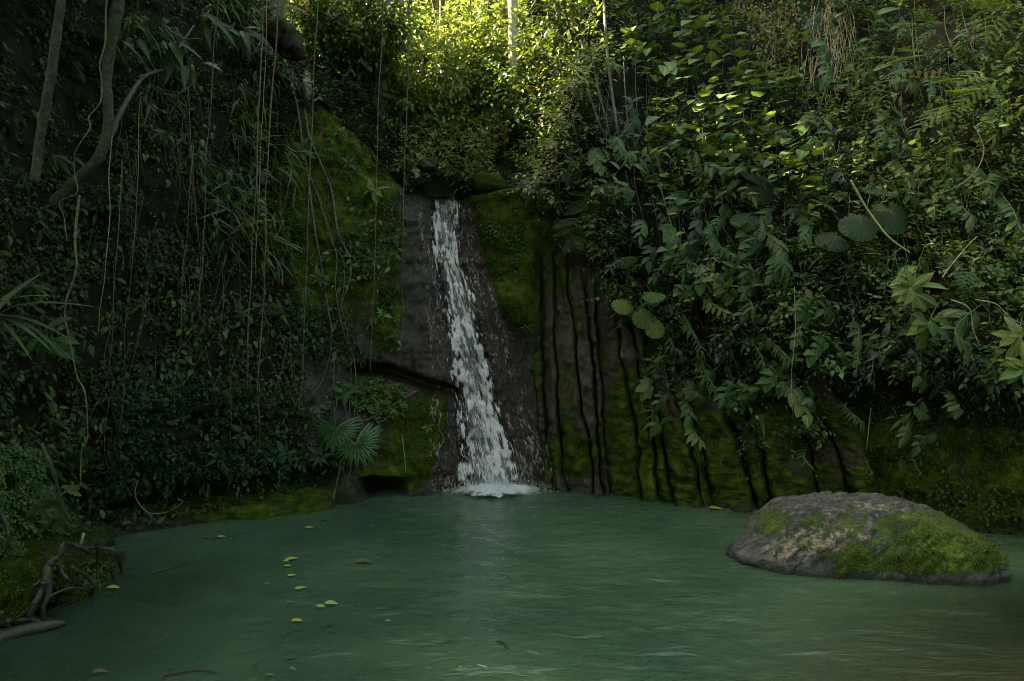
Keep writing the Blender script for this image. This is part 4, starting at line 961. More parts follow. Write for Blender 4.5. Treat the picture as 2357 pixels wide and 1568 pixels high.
def frond_mesh(mat, **k):
    v, f, u = frond_np(**k); return mk_mesh('frond', v, f, mat, uv=u)
FR_FERN = frond_mesh(M_leaf, npair=20, leaflet=.20, wsc=.55)
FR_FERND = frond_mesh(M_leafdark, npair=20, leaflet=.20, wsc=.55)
FR_PIN = frond_mesh(M_leafbig, npair=11, leaflet=.26, wsc=.55)
def bipinnate(mat, np_=6):
    V = []; Fc = []; U = []; k = 0
    v, f, u = frond_np(npair=13, leaflet=.13, wsc=.45, droop=.2, taper=False)
    for a in range(np_):
        t = .25 + .75 * a / (np_ - 1)
        for sg in (-1, 1):
            an = math.radians(sg * (62 - 22 * t)); c, s_ = math.cos(an), math.sin(an); sc = .52 * (1 - .45 * t)
            R = np.array([[c, -s_, 0], [s_, c, 0], [0, 0, 1]]); vv = (v * sc) @ R.T * np.array([-1, 1, 1]) + np.array([0, t * .8, -.2 * t * t])
            V.append(vv); Fc.append(f + k); U.append(u); k += len(vv)
    return mk_mesh('frond', np.vstack(V), np.vstack(Fc), mat, uv=np.vstack(U))
FR_MIM = bipinnate(M_leafbig, 5); FR_MIMB = bipinnate(M_bright, 5)
def fan_mesh(mat, n=26, spread=250):
    pos = []; yd = []; zd = []; sz = []
    for a in range(n):
        an = math.radians(-spread / 2 + spread * a / (n - 1)); pos.append([0, 0, 0]); yd.append([math.sin(an), math.cos(an), -.05]); zd.append([.35 * (-1) ** a, 0, 1]); sz.append(.9 + .1 * math.cos(an * 3))
    tp = leaf_tpl(.135, 6, 'strap', .35, .22)
    v, f, u, _ = cloud_np(tp, np.array(pos, float), np.array(yd), np.array(zd, float), np.array(sz), rnd=np.zeros(n))
    return mk_mesh('fan_leaf', v, f, mat, uv=u)
FAN = fan_mesh(mat_leaf('palm_green', [(.035, .10, .03), (.05, .13, .035)], .32, .25))

def leafmat(pos, y, z, L, wsc=1.0):
    y = Vector(y).normalized(); x = y.cross(Vector(z)).normalized(); zz_ = x.cross(y)
    m = Matrix((x, y, zz_)).transposed().to_4x4()
    m = Matrix.Translation(pos) @ m @ Matrix.Diagonal((L * wsc, L, L, 1)); return m
rnd = random.Random(3)
def img_dir(ang, tow=.0):
    a = math.radians(ang); return Vector((math.cos(a), -tow, -math.sin(a)))     # 0 = right, 90 = down, tow = toward the viewer
def plant_root(name, loc, label, cat, group=None): return empty(name, loc, label, cat, group)
def add_stem(root, pts, r0, r1, mat=M_stem, seg=5, name='stem', n=None):
    v, f = tube_np(pts, [r0, r1], seg, n or max(6, len(pts) * 4)); return link(name, mk_mesh(name, v - np.array(root.location), f, mat), root)
def add_leaf(root, me, pos, y, z, L, wsc=1.0, name='leaf'):
    return link(name, me, root, mw=leafmat(Vector(pos) - root.location, y, z, L, wsc))
def rosette(name, px, py, off, n, lpx, me, label, cat='plant', group=None, a0=0, a1=360, tow=.35, face=.7, from_=None, mix=None, part='leaf', jl=.2):
    c = hitm(px, py, off); b = hitm(*(from_ or (px, py + lpx * .3)), 0.0); Yd_ = c.y
    root = plant_root(name, b, label, cat, group)
    mid = (b + c) / 2 + Vector((0, 0, .05)); add_stem(root, [b, mid, c], .008, .005)
    for k in range(n):
        a = a0 + (a1 - a0) * (k + rnd.uniform(-.25, .25)) / max(1, (n - (0 if a1 - a0 >= 360 else 1)))
        y = img_dir(a + rnd.uniform(-14, 14), tow + rnd.uniform(-.5, .7)); z = Vector((rnd.uniform(-.35, .35), -face, 1 - face * .4 + rnd.uniform(-.3, .3)))
        L = lpx / F * Yd_ * rnd.uniform(1 - jl * 1.6, 1 + jl)
        m = me if mix is None or rnd.random() > .5 else mix
        add_leaf(root, m, c + y * .01 + Vector([rnd.uniform(-.16, .16) * L for _ in range(3)]), y, z, L, name=part)
    return root
def spray(name, pix, offs, nl, lpx, me, label, cat='shrub', group=None, r0=.008, stemmat=M_stem, spread=60, face=.6, tow=.3, droop=20, tip=True, mix=None, part='leaf', mixp=.5, flat=1., scat=0.):
    pts = [hitm(a, b, o) for (a, b), o in zip(pix, offs)]
    root = plant_root(name, pts[0], label, cat, group); add_stem(root, pts, r0, r0 * .4, stemmat, n=len(pts) * 5)
    c = spline(pts, 60)
    for k in range(nl):
        t = .15 + .85 * (k + .5) / nl; q = int(t * 59); p_ = Vector(c[q]); tg = Vector(c[min(59, q + 2)] - c[max(0, q - 2)]).normalized()
        ia = math.degrees(math.atan2(-tg.z, tg.x)); sg = 1 if k % 2 else -1
        a = ia + sg * spread * rnd.uniform(.7, 1.2) * (1 if t < .93 or not tip else .3)
        y = img_dir(a, tow + rnd.uniform(-.3, .3)) + Vector((0, 0, -math.sin(math.radians(droop)))); y.z *= flat; z = Vector((rnd.uniform(-.25, .25), -face, 1 - face * .4 + rnd.uniform(-.2, .2)))
        m = me if mix is None or rnd.random() > mixp else mix
        p_ = p_ + Vector((rnd.gauss(0, scat), rnd.gauss(0, scat), rnd.gauss(0, scat * .6)))
        add_leaf(root, m, p_, y, z, lpx / F * p_.y * rnd.uniform(.65, 1.15), name=part)
    return root

# elephant ears
def ears(lst, base, label, me=None):
    b = hitm(*base, .1); root = plant_root('elephant_ear', b, label, 'plant')
    for (x, y, w, ang, face) in lst:
        c = hitm(x, y, 1.15); L = w / F * c.y
        yv = img_dir(ang, .35); z = Vector((rnd.uniform(-.15, .15), -face, 1 - .5 * face))
        top = c - yv.normalized() * 0
        m = leafmat(c - yv.normalized() * L * .3 - b, yv, z, L)
        link('leaf', me or L_EAR, root, mw=m)
        add_stem(root, [b, (b + c) / 2 + Vector((rnd.uniform(-.05, .05), .05, .12)), c], .014, .008, M_stem, name='leaf_stalk')
    return root
ears([(1982, 512, 84, 140, .8), (2054, 490, 86, 80, .75), (2022, 434, 84, 20, .2), (1922, 545, 74, 150, .65), (1900, 470, 66, 200, .3)], (2010, 620), 'elephant ear plant with five large dark scalloped leaves beside the yellow cane')
ears([(1752, 432, 70, 100, .5), (1735, 402, 60, 190, .5), (1720, 500, 66, 150, .6)], (1760, 540), 'smaller elephant ear with dull ribbed leaves left of the large scalloped ones')
# round pale leaves above the ribs
rr_ = empty('round_leaf_creeper', hitm(1470, 640, .1), 'creeper with four pale round leaves hanging above the rock ribs', 'plant')
for (x, y, w, ang, face) in [(1500, 676, 52, 10, .45), (1438, 700, 50, 170, .7), (1480, 728, 50, 60, .9), (1508, 752, 46, 80, .95)]:
    c = hitm(x, y, 1.2); L = w / F * c.y; yv = img_dir(ang, .3)
    link('leaf', L_ROUND, rr_, mw=leafmat(c - yv.normalized() * L * .3 - rr_.location, yv, Vector((0, -face, 1 - .6 * face)), L))
    add_stem(rr_, [hitm(1470, 640, .1), hitm((1470 + x) / 2, (640 + y) / 2 - 6, .5), c], .007, .005, M_stem, name='leaf_stalk')
# heroes of the right side
spray('broadleaf_sprig', [(2130, 560), (2110, 620), (2092, 660)], [.3, .9, 1.3], 4, 60, L_OBP, 'broadleaf sprig with pale leaves spread like a fan below the feathery frond', 'shrub')
rosette('broadleaf_rosette', 2098, 668, 1.35, 15, 52, L_OBP, 'rosette of pale quilted leaves hanging over the dark hollow above the boulder', a0=-20, a1=340, tow=.25, face=.75, from_=(2120, 600))
rosette('broadleaf_rosette', 2140, 738, 1.5, 11, 52, L_OB, 'rosette of drooping ribbed leaves, two pointing straight down, above the boulder', a0=-25, a1=215, tow=.2, face=.95, from_=(2170, 690), mix=L_OBP)
spray('broadleaf_branch', [(2260, 700), (2210, 740), (2200, 770), (2235, 800)], [.6, 1.3, 1.5, 1.5], 8, 52, L_OB, 'leafy branch reaching left from the bare brown twigs near the right edge')
rosette('broadleaf_rosette', 2345, 775, 1.7, 10, 50, L_OBP, 'rosette of broad ribbed leaves cut by the right edge, upper of two', a0=80, a1=300, tow=.2, face=.85, from_=(2357, 720))
rosette('broadleaf_rosette', 2350, 850, 1.9, 9, 52, L_OBP, 'rosette of broad yellow-green leaves cut by the right edge, lower of two', a0=70, a1=280, tow=.2, face=.9, from_=(2357, 800), mix=L_BR)
rosette('mimosa', 2235, 610, 1.3, 6, 75, FR_MIM, 'dark feathery mimosa fronds on a thin stalk near the right edge', a0=10, a1=190, tow=.3, face=.6, part='frond', from_=(2300, 560))
rosette('mimosa', 2245, 660, 1.2, 2, 60, FR_MIM, 'drooping feathery mimosa frond under the larger fronds near the right edge', a0=60, a1=110, tow=.3, face=.7, part='frond', from_=(2260, 640))
for (x, y, a0, a1, n, lab) in [(2150, 55, 150, 200, 4, 'lime green feathery sprays highest on the right hillside'), (2110, 130, 150, 200, 4, 'lime green feathery sprays just below the highest ones'), (2275, 172, 150, 195, 4, 'lime green feathery spray reaching left near the right edge'), (2215, 225, 150, 190, 4, 'lime green feathery spray pointing down left, in the brightest patch'), (2290, 25, 140, 190, 3, 'lime green feathery sprays in the top right corner'), (2200, 195, 160, 185, 2, 'short lime feathery spray beside the dry hanging leaves')]:
    rosette('feathery_spray', x, y, 1.75, n, 95, FR_MIMB, lab, a0=a0, a1=a1, tow=.35, face=.35, part='frond', from_=(x + 60, y + 5))
for (x, y, n, l, a0, a1, lab) in [(1962, 590, 8, 78, 20, 170, 'arching strap-leaved clump below the elephant ears'), (1905, 600, 6, 70, 60, 190, 'dark arching strap-leaved clump left below the elephant ears'), (2010, 605, 6, 62, 30, 150, 'small striped strap-leaved clump right below the elephant ears'), (1930, 660, 6, 56, 150, 60, 'low strap-leaved clump over the small-leaved vine'), (1750, 955, 12, 50, 10, 175, 'bamboo-like tuft of narrow drooping leaves on the ribs'), (2105, 575, 5, 60, 0, 140, 'dark strap leaves behind the pale rosette'), (1440, 715, 10, 44, 70, 190, 'drooping fan of dull narrow leaves under the round leaves')]:
    rosette('strap_leaf_plant', x, y, .8 if x > 1800 else .5, n, l, L_ST if l > 52 else L_LN, lab, a0=190 if l > 52 else a0, a1=350 if l > 52 else a1, tow=.45, face=.15 if l > 52 else .5, from_=(x, y + 12))
# compound-leaved branch over the ribs
spray('pinnate_branch', [(1378, 430), (1350, 470), (1325, 520), (1310, 560)], [.1, .5, .6, .6], 12, 58, FR_PIN, 'branch of feathery compound leaves hanging beside the mossy pillar', 'shrub', part='frond', spread=75, face=.7)
spray('pinnate_branch', [(1300, 400), (1260, 430), (1220, 445)], [.1, .5, .6], 7, 44, FR_PIN, 'short feathery branch reaching left over the mossy pillar top', 'shrub', part='frond', spread=65)
spray('pinnate_branch', [(1450, 440), (1400, 455), (1360, 470)], [.1, .5, .6], 8, 50, FR_PIN, 'feathery branch reaching left above the hanging compound leaves', 'shrub', part='frond', spread=65)
# holey sprays, pale, mid right
for pix, n, l, me_, lab in [([(1440, 400), (1480, 360), (1530, 350)], 10, 34, L_OVP, 'pale moth-eaten sprig on a curved stalk, left of the hillside middle'),
                            ([(1560, 420), (1610, 380), (1660, 390)], 12, 34, L_OVP, 'pale sprig arching right over the hillside middle'),
                            ([(1640, 470), (1690, 440), (1740, 455)], 8, 30, L_OVP, 'dull yellow sprig left of the smaller elephant ear'),
                            ([(1385, 470), (1400, 420), (1430, 385), (1450, 350)], 8, 26, L_BR, 'thin lime sprig on a tall curved stalk beside the feathery branch'),
                            ([(1570, 620), (1560, 560), (1540, 500), (1520, 430)], 9, 26, L_OVP, 'slender climbing sprig with small yellowish leaves in the hillside middle')]:
    spray('pale_sprig', pix, [.4, 1.2, 1.4, 1.4][:len(pix)], n, l, me_, lab, 'shrub', mix=L_OV)
# hanging shrubs along the lower hillside
for pix, n, l, me_, lab in [([(1560, 700), (1590, 760), (1620, 820)], 26, 32, L_LN, 'dense hanging shrub with pointed leaves right of the round leaves'),
                            ([(1600, 800), (1625, 860), (1650, 900)], 18, 32, L_LN, 'hanging pointed-leaf shrub tip above the dead red leaf'),
                            ([(1530, 740), (1545, 790), (1570, 820)], 16, 28, L_LN, 'short hanging shrub just above the ribs, left of the dense one'),
                            ([(1740, 760), (1780, 790), (1820, 830)], 26, 32, L_LN, 'dense pointed-leaf shrub hanging in the middle of the lower hillside'),
                            ([(1700, 750), (1740, 800), (1760, 840)], 14, 30, L_LN, 'narrow hanging shoot left of the middle shrub'),
                            ([(1790, 880), (1820, 890), (1860, 960)], 11, 44, L_HT, 'vine with broad hanging leaves above the bamboo-like tuft'),
                            ([(1580, 960), (1600, 1000), (1615, 1020)], 9, 42, L_OVP, 'pale yellow-green leaf cluster low on the ribs'),
                            ([(1620, 500), (1650, 560), (1690, 590)], 14, 34, L_OV, 'glossy sprig hanging left of the light-veined shrub'),
                            ([(1700, 560), (1740, 530), (1790, 560), (1810, 620)], 22, 42, L_OV, 'glossy light-veined shrub left of the elephant ears'),
                            ([(1810, 560), (1790, 600), (1770, 640)], 16, 44, L_OV, 'glossy light-veined shoot hanging below its shrub'),
                            ([(1830, 480), (1860, 510), (1850, 560)], 14, 40, L_OV, 'glossy oval-leaved shoot touching the lowest elephant ear'),
                            ([(1600, 640), (1640, 700), (1670, 720)], 12, 34, L_OVP, 'dull yellow-leaved sprig under the hillside middle'),
                            ([(1560, 560), (1530, 610), (1500, 640)], 12, 30, L_OV, 'sprig with dark oval leaves above the round leaves'),
                            ([(1480, 590), (1430, 600), (1400, 620)], 14, 26, L_OV, 'small-leaved sprig over the top of the ribs'),
                            ([(1880, 700), (1850, 740), (1830, 790)], 12, 30, L_HT, 'heart-leaved vine hanging beside the small-leaved climber'),
                            ([(1960, 720), (1975, 790), (1970, 860)], 20, 24, L_OV, 'bright small-leaved climber on a long thin stem, right of centre'),
                            ([(2000, 760), (2010, 830), (2000, 880)], 12, 30, L_LND, 'dark pointed-leaf shoot in the hollow above the boulder'),
                            ([(1930, 920), (1960, 950), (1990, 975)], 16, 32, L_LN, 'low shrub with pointed leaves just above the strata, left of the boulder top'),
                            ([(1860, 1020), (1850, 1050), (1870, 1080)], 9, 34, L_LN, 'small upright shoot on the wall left of the boulder'),
                            ([(1990, 1050), (2000, 1075), (2010, 1090)], 9, 30, L_LND, 'dark leaf shoot hanging just above the boulder'),
                            ([(2100, 1050), (2110, 1075), (2120, 1090)], 7, 26, L_LND, 'dark drooping shoot on the mossy wall above the boulder middle'),
                            ([(1620, 560), (1560, 590), (1530, 570)], 10, 38, L_HT, 'heart-leaved shoot with three broad dull leaves on the hillside'),
                            ([(1700, 700), (1660, 660), (1640, 640)], 10, 36, L_HTP, 'pale broad-leaved sprig above the middle hanging shrub'),
                            ([(2180, 420), (2210, 470), (2240, 500)], 12, 56, L_OB, 'sunlit broad-leaved shoot above the mimosa near the right edge'),
                            ([(2300, 440), (2330, 480), (2350, 530)], 11, 54, L_OB, 'broad-leaved shoot at the right edge above the rosettes'),
                            ([(2230, 360), (2260, 410), (2280, 430)], 9, 48, L_OBP, 'pale drooping leaves left of the curved brown vine'),
                            ([(2060, 360), (2080, 390), (2100, 410)], 10, 40, L_OBP, 'bronze pale leaf cluster above the yellow cane'),
                            ([(2000, 130), (2010, 80), (2020, 30)], 9, 58, L_OV, 'tall shoot with paired dark ribbed leaves near the top of the hillside'),
                            ([(1995, 280), (2005, 210), (2010, 160)], 9, 52, L_OV, 'tall shoot with paired dark leaves under the topmost shoot'),
                            ([(2060, 330), (2020, 240), (1980, 220)], 12, 42, L_LN, 'green bushy sprig left of the lime sprays'),
                            ([(1890, 90), (1905, 130), (1900, 190)], 8, 34, L_HT, 'heart-leaved vine hanging in front of the dry vines')]:
    spray('hanging_shrub' if 'vine' not in lab else 'leafy_vine', pix, [.3, .95, 1.2, 1.25][:len(pix)], int(n * 1.35), l * .74, me_, lab, 'shrub' if 'vine' not in lab else 'vine', mix=L_HTP if l > 40 and me_ is L_HT else None, droop=30, spread=62)
# big tiered bush of pale hearts at upper right centre
tier = [((1500, 130), (1450, 80)), ((1560, 60), (1500, 40)), ((1640, 70), (1560, 20)), ((1560, 160), (1490, 150)), ((1640, 150), (1570, 110)), ((1700, 130), (1650, 90)), ((1740, 200), (1680, 170)),
        ((1620, 230), (1540, 215)), ((1690, 260), (1620, 235)), ((1780, 280), (1720, 250)), ((1570, 300), (1490, 290)), ((1790, 190), (1750, 150)), ((1830, 350), (1760, 320)), ((1660, 330), (1600, 300)), ((1840, 420), (1780, 380)), ((1720, 380), (1650, 350))]
names_t = ['topmost left', 'top', 'top right', 'second from top on the left', 'second from top', 'upper right', 'right upper', 'middle left', 'middle', 'middle right', 'lower left', 'right', 'lower right', 'lower', 'lowest right', 'lowest']
for (a, b), nm_ in zip(tier, names_t):
    spray('heart_leaf_branch', [(a[0] + 30, a[1] + 45), a, b], [.3, 1.35, 1.65], 20, 36, L_HTP, nm_ + ' branch of the tiered pale-leaved bush on the right hillside', 'shrub', mix=L_HT, face=.25, tow=.55, droop=25, spread=75, flat=.35, scat=.17)
# left side
rosette('strap_leaf_plant', -20, 735, 1.4, 8, 135, leafmesh(leaf_tpl(.15, 12, 'strap', .12, 1.0), M_leafbig), 'large strap-leaved plant with pale arching leaves at the left edge', a0=285, a1=365, tow=.2, face=.25, from_=(-40, 760))
rosette('broadleaf_rosette', 110, 775, 1.1, 8, 66, L_OB, 'dark broad ribbed leaves beside the strap leaves at the left edge', a0=-30, a1=150, tow=.3, face=.85, from_=(60, 760))
spray('leafy_vine', [(60, 690), (120, 740), (180, 770), (215, 800)], [.5, 1.0, 1.1, 1.1], 9, 30, L_OV, 'small-leaved vine crossing the thin winding liana at left', 'vine')
rosette('leafy_shoot', 75, 655, .9, 10, 40, L_LN, 'small dark rosette above the strap leaves at left', a0=-20, a1=200, tow=.3, face=.6)
rosette('leafy_shoot', 135, 975, .5, 6, 30, L_LN, 'small five-leaved shoot on the dark bank at left', a0=160, a1=400, tow=.3, face=.6)
for (x, y, n, l, lab) in [(130, 1150, 11, 34, 'topmost leafy shoot over the bare roots'), (95, 1175, 9, 34, 'left leafy shoot over the bare roots'), (140, 1195, 11, 34, 'middle leafy shoot over the bare roots'), (185, 1215, 8, 34, 'right leafy shoot over the bare roots'), (120, 1210, 8, 36, 'lowest leafy shoot over the bare roots')]:
    rosette('leafy_shoot', x, y, .95, n, l, L_LN, lab, a0=150, a1=400, tow=.35, face=.6, mix=L_OV, from_=(x + 5, y + 25))
rosette('leafy_shoot', 15, 1250, 1.0, 8, 38, L_LN, 'pale narrow-leaved shoot at the left edge below the bank shoots', a0=-50, a1=60, tow=.3, face=.6)
for (x, y, n, l, me_, lab) in [(120, 355, 9, 46, L_LN, 'dark leaf cluster at the foot of the slender spotted trunk'), (60, 400, 8, 44, L_LN, 'drooping leaf cluster left of the slender spotted trunk foot'), (165, 365, 6, 42, L_LN, 'dark spreading leaves right of the slender spotted trunk foot'), (95, 480, 8, 38, L_LN, 'yellowish drooping leaves under the slender trunk'), (100, 530, 8, 36, L_LND, 'dark narrow-leaved shoot under the slender trunk'), (40, 250, 8, 40, L_LND, 'dark leafy shoot in the shade left of the slender trunk'), (245, 440, 6, 38, L_OVD, 'dark hanging leaves on the lower mossy trunk'), (380, 310, 9, 30, L_OV, 'ivy tuft in the dark hollow right of the mossy trunk')]:
    rosette('leafy_shoot', x, y, .7, n, l, me_, lab, a0=-20, a1=200, tow=.3, face=.6)
# big drooping leaves upper left
for (x, y, n, l, lab) in [(480, 40, 7, 80, 'big pointed dark leaves hanging at the top left'), (400, 110, 6, 85, 'long narrow leaves spreading from the broken branch'), (300, 90, 5, 70, 'long grey-green leaf spray left of the broken branch'), (440, 150, 6, 78, 'drooping long leaves under the broken branch'), (560, 70, 8, 70, 'long leaves at the top of the upper left slope')]:
    rosette('long_leaf_plant', x, y, 1.2, n, l, L_LN, lab, a0=-10, a1=110, tow=.3, face=.55)
rosette('overhanging_branch', 745, 10, 3.2, 7, 62, L_OVP, 'out of reach pale leaves overhanging at the top between the hanging lianas', 'branch', a0=5, a1=75, tow=.3, face=.5, jl=.3)
rosette('overhanging_branch', 790, 45, 3.2, 5, 52, L_OVP, 'drooping pale leaf tips just right of the overhanging leaves at the top', 'branch', a0=20, a1=90, tow=.3, face=.5, jl=.3)
# left wall plants
for (x, y, n, l, me_, lab) in [(555, 1000, 7, 30, L_OV, 'broad-leaved sprig low on the left wall, left of the fan palm'), (500, 1060, 8, 30, L_OV, 'sprig near the undercut in the middle of the left wall foot'), (560, 1085, 7, 30, L_LN, 'small upright shoot on the low mossy ledge left'), (740, 1050, 7, 30, L_OV, 'oval-leaved plant just left below the fan palm'), (660, 1045, 8, 28, L_OV, 'oval-leaved sprig on the left wall left of the fan palm'), (795, 905, 6, 28, L_OV, 'small broad-leaved plant above the slanting root'), (330, 700, 6, 18, L_OV, 'striped small-leaved plant in the ivy of the left wall'), (345, 730, 6, 18, L_OV, 'lower striped small-leaved plant in the ivy of the left wall'), (560, 720, 6, 30, L_LN, 'narrow-leaved shoot between the paired lianas'), (650, 720, 6, 36, L_LN, 'broad pointed leaves right of the paired lianas'), (700, 350, 7, 30, L_OV, 'light sprig on the left flank of the mossy hump'), (800, 375, 6, 26, L_OV, 'small sprig in the middle of the mossy hump'), (860, 440, 6, 30, L_BR, 'lime leaf sprig on the right flank of the mossy hump'), (740, 640, 6, 24, L_OV, 'small sprig beside the braided roots'), (880, 725, 6, 20, L_BR, 'small bright sprig on the moss edge left of the rock face'), (735, 948, 4, 18, L_BR, 'tiny bright shoot above the fan palm'), (985, 985, 5, 14, L_BR, 'tiny bright shoot on the rock left of the fall foot'), (1210, 752, 5, 18, L_LN, 'tiny shoot in the dark joint right of the fall'), (1475, 950, 6, 22, L_OV, 'bright little shoot on the ribs, right of centre'), (1450, 620, 6, 22, L_OV, 'tiny dark sprig on the top of the ribs'), (1560, 905, 6, 26, L_OV, 'dark leaf tuft on the wide rib'), (1700, 1110, 4, 20, L_BR, 'tiny pale shoot on the bright moss right of the fall')]:
    rosette('leafy_shoot', x, y, .28, n, l, me_, lab, a0=-30, a1=330, tow=.35, face=.75)
for (x, y, n, l, lab) in [(190, 1035, 6, 42, 'dark fern beside the lower end of the winding liana'), (155, 130, 8, 60, 'dark fern in the shade between the two left trunks'), (620, 700, 7, 32, 'small fern at the lower end of the paired lianas'), (705, 660, 5, 36, 'small fern beside the root on the mossy wall'), (860, 220, 4, 70, 'hanging fern frond in the dark gully above the mossy hump'), (2075, 1055, 4, 34, 'hanging fern on the dark wall above the boulder'), (1510, 640, 4, 34, 'curled fern frond over the ribs'), (1930, 780, 4, 46, 'dark hanging fern in the hollow right of the middle shrub'), (2060, 830, 5, 50, 'dark hanging fern fronds above the boulder'), (2170, 870, 4, 52, 'long dark hanging fern near the right edge'), (2240, 720, 5, 46, 'dark fern behind the drooping ribbed leaves'), (650, 10, 5, 50, 'fern at the top between the lianas')]:
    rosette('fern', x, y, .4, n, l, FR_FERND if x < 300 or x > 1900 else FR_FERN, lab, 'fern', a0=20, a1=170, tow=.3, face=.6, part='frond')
# fan palm
fp = empty('fan_palm', hitm(770, 900, 0), 'young fan palm with two dark green fans hanging by the water', 'palm')
for (x, y, rpx, ang, face, bx, by) in [(774, 988, 62, 88, .95, 768, 925), (822, 1020, 66, 55, .7, 790, 930), (845, 1000, 40, 80, .6, 815, 940)]:
    c = hitm(x, y, .55); b = hitm(bx, by, .1); L = rpx / F * c.y
    link('fan_leaf', FAN, fp, mw=leafmat(c - fp.location, img_dir(ang, .3), Vector((0, -face, 1 - .7 * face)), L)); add_stem(fp, [b, (b + c) / 2 + Vector((0, -.05, .05)), c], .008, .006, M_vinegreen, name='leaf_stalk')
# filler shrubs across the right hillside, labelled by the area they stand in
cells = [((1300, 1500), (60, 300), 'in the shade left of the tiered bush'), ((1320, 1480), (300, 440), 'on the hillside above the mossy pillar'), ((1480, 1640), (380, 520), 'below the tiered bush'), ((1640, 1850), (440, 560), 'just left of the elephant ears'),
         ((1850, 2050), (180, 400), 'between the dry vines and the yellow cane'), ((2050, 2200), (250, 480), 'right of the yellow cane'), ((2200, 2357), (250, 450), 'under the lime feathery sprays'), ((1860, 2060), (0, 180), 'beside the dry vines near the top'),
         ((2060, 2357), (0, 200), 'in the sunlit top right corner'), ((1500, 1700), (520, 700), 'in the middle of the hillside above the round leaves'), ((1700, 1900), (620, 760), 'above the middle hanging shrub'), ((1900, 2100), (680, 860), 'in the dark hollow above the boulder'),
         ((2100, 2357), (880, 1000), 'on the shaded wall right above the boulder'), ((1640, 1880), (820, 960), 'around the bamboo-like tuft'), ((1500, 1660), (860, 1000), 'on the ribs below the hanging shrubs')]
kinds = [('oval-leaved', L_OV, 30), ('heart-leaved', L_HT, 28), ('narrow-leaved', L_LN, 34), ('dark oval-leaved', L_OVD, 30)]
for (xr, yr, where) in cells:
    for (kn, me_, l) in kinds:
        for q in range(2):
            x = rnd.uniform(*xr); y = rnd.uniform(*yr); dx = rnd.uniform(-55, 30); dy = rnd.uniform(10, 55) if q else rnd.uniform(-50, -10)
            if wetf(np.array([x + dx]), np.array([y + dy]))[0] > .1: continue
            lb = f'small {kn} sprig {"hanging" if q else "rising"} {where}'
            spray('leafy_sprig', [(x, y), (x + dx * .5, y + dy * .4 - 5), (x + dx, y + dy)], [.3, .9, 1.1], 11, l, me_, lb, 'shrub', droop=20)

# ------------------------------------------------------------------ lianas, vines, roots
def tubething(name, pts, r, mat, label, cat, seg=6, n=None, rough=0., group=None):
    v, f = tube_np(pts, r, seg, n, rough); c = np.array(list(pts[0]))
    o = link(name, mk_mesh(name, v - c, f, mat), loc=c); return tag(o, label, cat, group)
def vine_pix(pix, Y0_, r, mat, label, name='hanging_liana', cat='vine', wob=.02):
    pts = []
    q = [(pix[0][0] + (pix[0][0] - pix[1][0]) * .8, pix[0][1] - (pix[1][1] - pix[0][1]) * .8 - 60)] + list(pix) if pix[0][1] <= 5 else list(pix)
    for a, (x, y) in enumerate(q): pts.append(P(x + rnd.uniform(-1, 1), y, Y0_ + rnd.uniform(-wob, wob)))
    fine = spline(pts, len(pts) * 6); ph = rnd.uniform(0, 50)
    fine = fine + .016 * np.stack([fbm(np.c_[fine[:, 2] * 1.6 + ph, 0 * fine[:, 2], 0 * fine[:, 2]], 1, 3, 3), fbm(np.c_[fine[:, 2] * 1.6 + ph, 0 * fine[:, 2] + 9, 0 * fine[:, 2]], 1, 3, 4), 0 * fine[:, 2]], -1)
    rr_v = [r * .85 * (1.05 - .5 * q / 23) * rnd.uniform(.7, 1.25) for q in range(24)] if isinstance(r, float) else r
    return tubething(name, fine, rr_v, mat, label, cat, 5, len(fine) * 2)
vine_pix([(605, 0), (598, 200), (587, 459), (580, 583), (572, 767), (570, 877)], 8.6, .014, M_vine, 'left of the two long bright lianas hanging before the left wall')
vine_pix([(640, 0), (623, 257), (610, 575), (606, 657), (597, 822), (597, 987)], 8.5, .013, M_vine, 'right of the two long bright lianas hanging before the left wall')
vine_pix([(617, 0), (604, 250), (592, 500), (588, 640)], 8.8, .006, M_deadvine, 'thin dark liana hanging between the two long bright ones')
vine_pix([(731, 0), (722, 220), (715, 367), (707, 575), (700, 730), (695, 858), (685, 947)], 8.9, .012, M_vine, 'liana hanging over the left flank of the mossy hump')
vine_pix([(883, 0), (876, 147), (869, 367), (865, 575), (858, 730), (851, 858)], 8.7, .009, M_vine, 'liana hanging over the right flank of the mossy hump')
vine_pix([(944, 0), (937, 220), (931, 422), (928, 575), (924, 730), (920, 851)], 8.8, .008, M_vinegreen, 'single liana hanging beside the bare rock face left of the fall')
vine_pix([(502, 0), (490, 180), (477, 349), (466, 575), (462, 730), (478, 748)], 8.3, .008, M_vinegreen, 'thin green liana down the middle of the left wall')
vine_pix([(444, 338), (436, 450), (429, 550), (422, 638), (415, 767), (407, 840), (404, 943)], 8.2, .007, M_vinegreen, 'thin liana hanging left of the middle green one')
vine_pix([(433, 202), (440, 320), (452, 480), (460, 600), (455, 720)], 8.4, .006, M_vine, 'curved tendril beside the thin middle lianas')
vine_pix([(257, 312), (250, 514), (239, 657), (226, 770)], 7.9, .007, M_deadvine, 'reddish thin liana hanging right of the winding one')
vine_pix([(283, 367), (275, 514), (262, 675), (250, 851)], 7.8, .007, M_vinegreen, 'yellow-green thin liana, second right of the winding one')
vine_pix([(327, 220), (312, 477), (294, 730), (283, 914), (273, 998)], 7.9, .006, M_vinegreen, 'long fine liana, third right of the winding one')
vine_pix([(251, 0), (250, 22), (242, 92), (226, 147), (233, 183), (231, 235), (204, 272), (207, 294), (176, 349), (174, 404), (177, 444), (139, 466), (149, 503), (156, 558)], 6.6, .010, M_vinegreen, 'winding kinked pale green liana at the left', name='winding_liana')
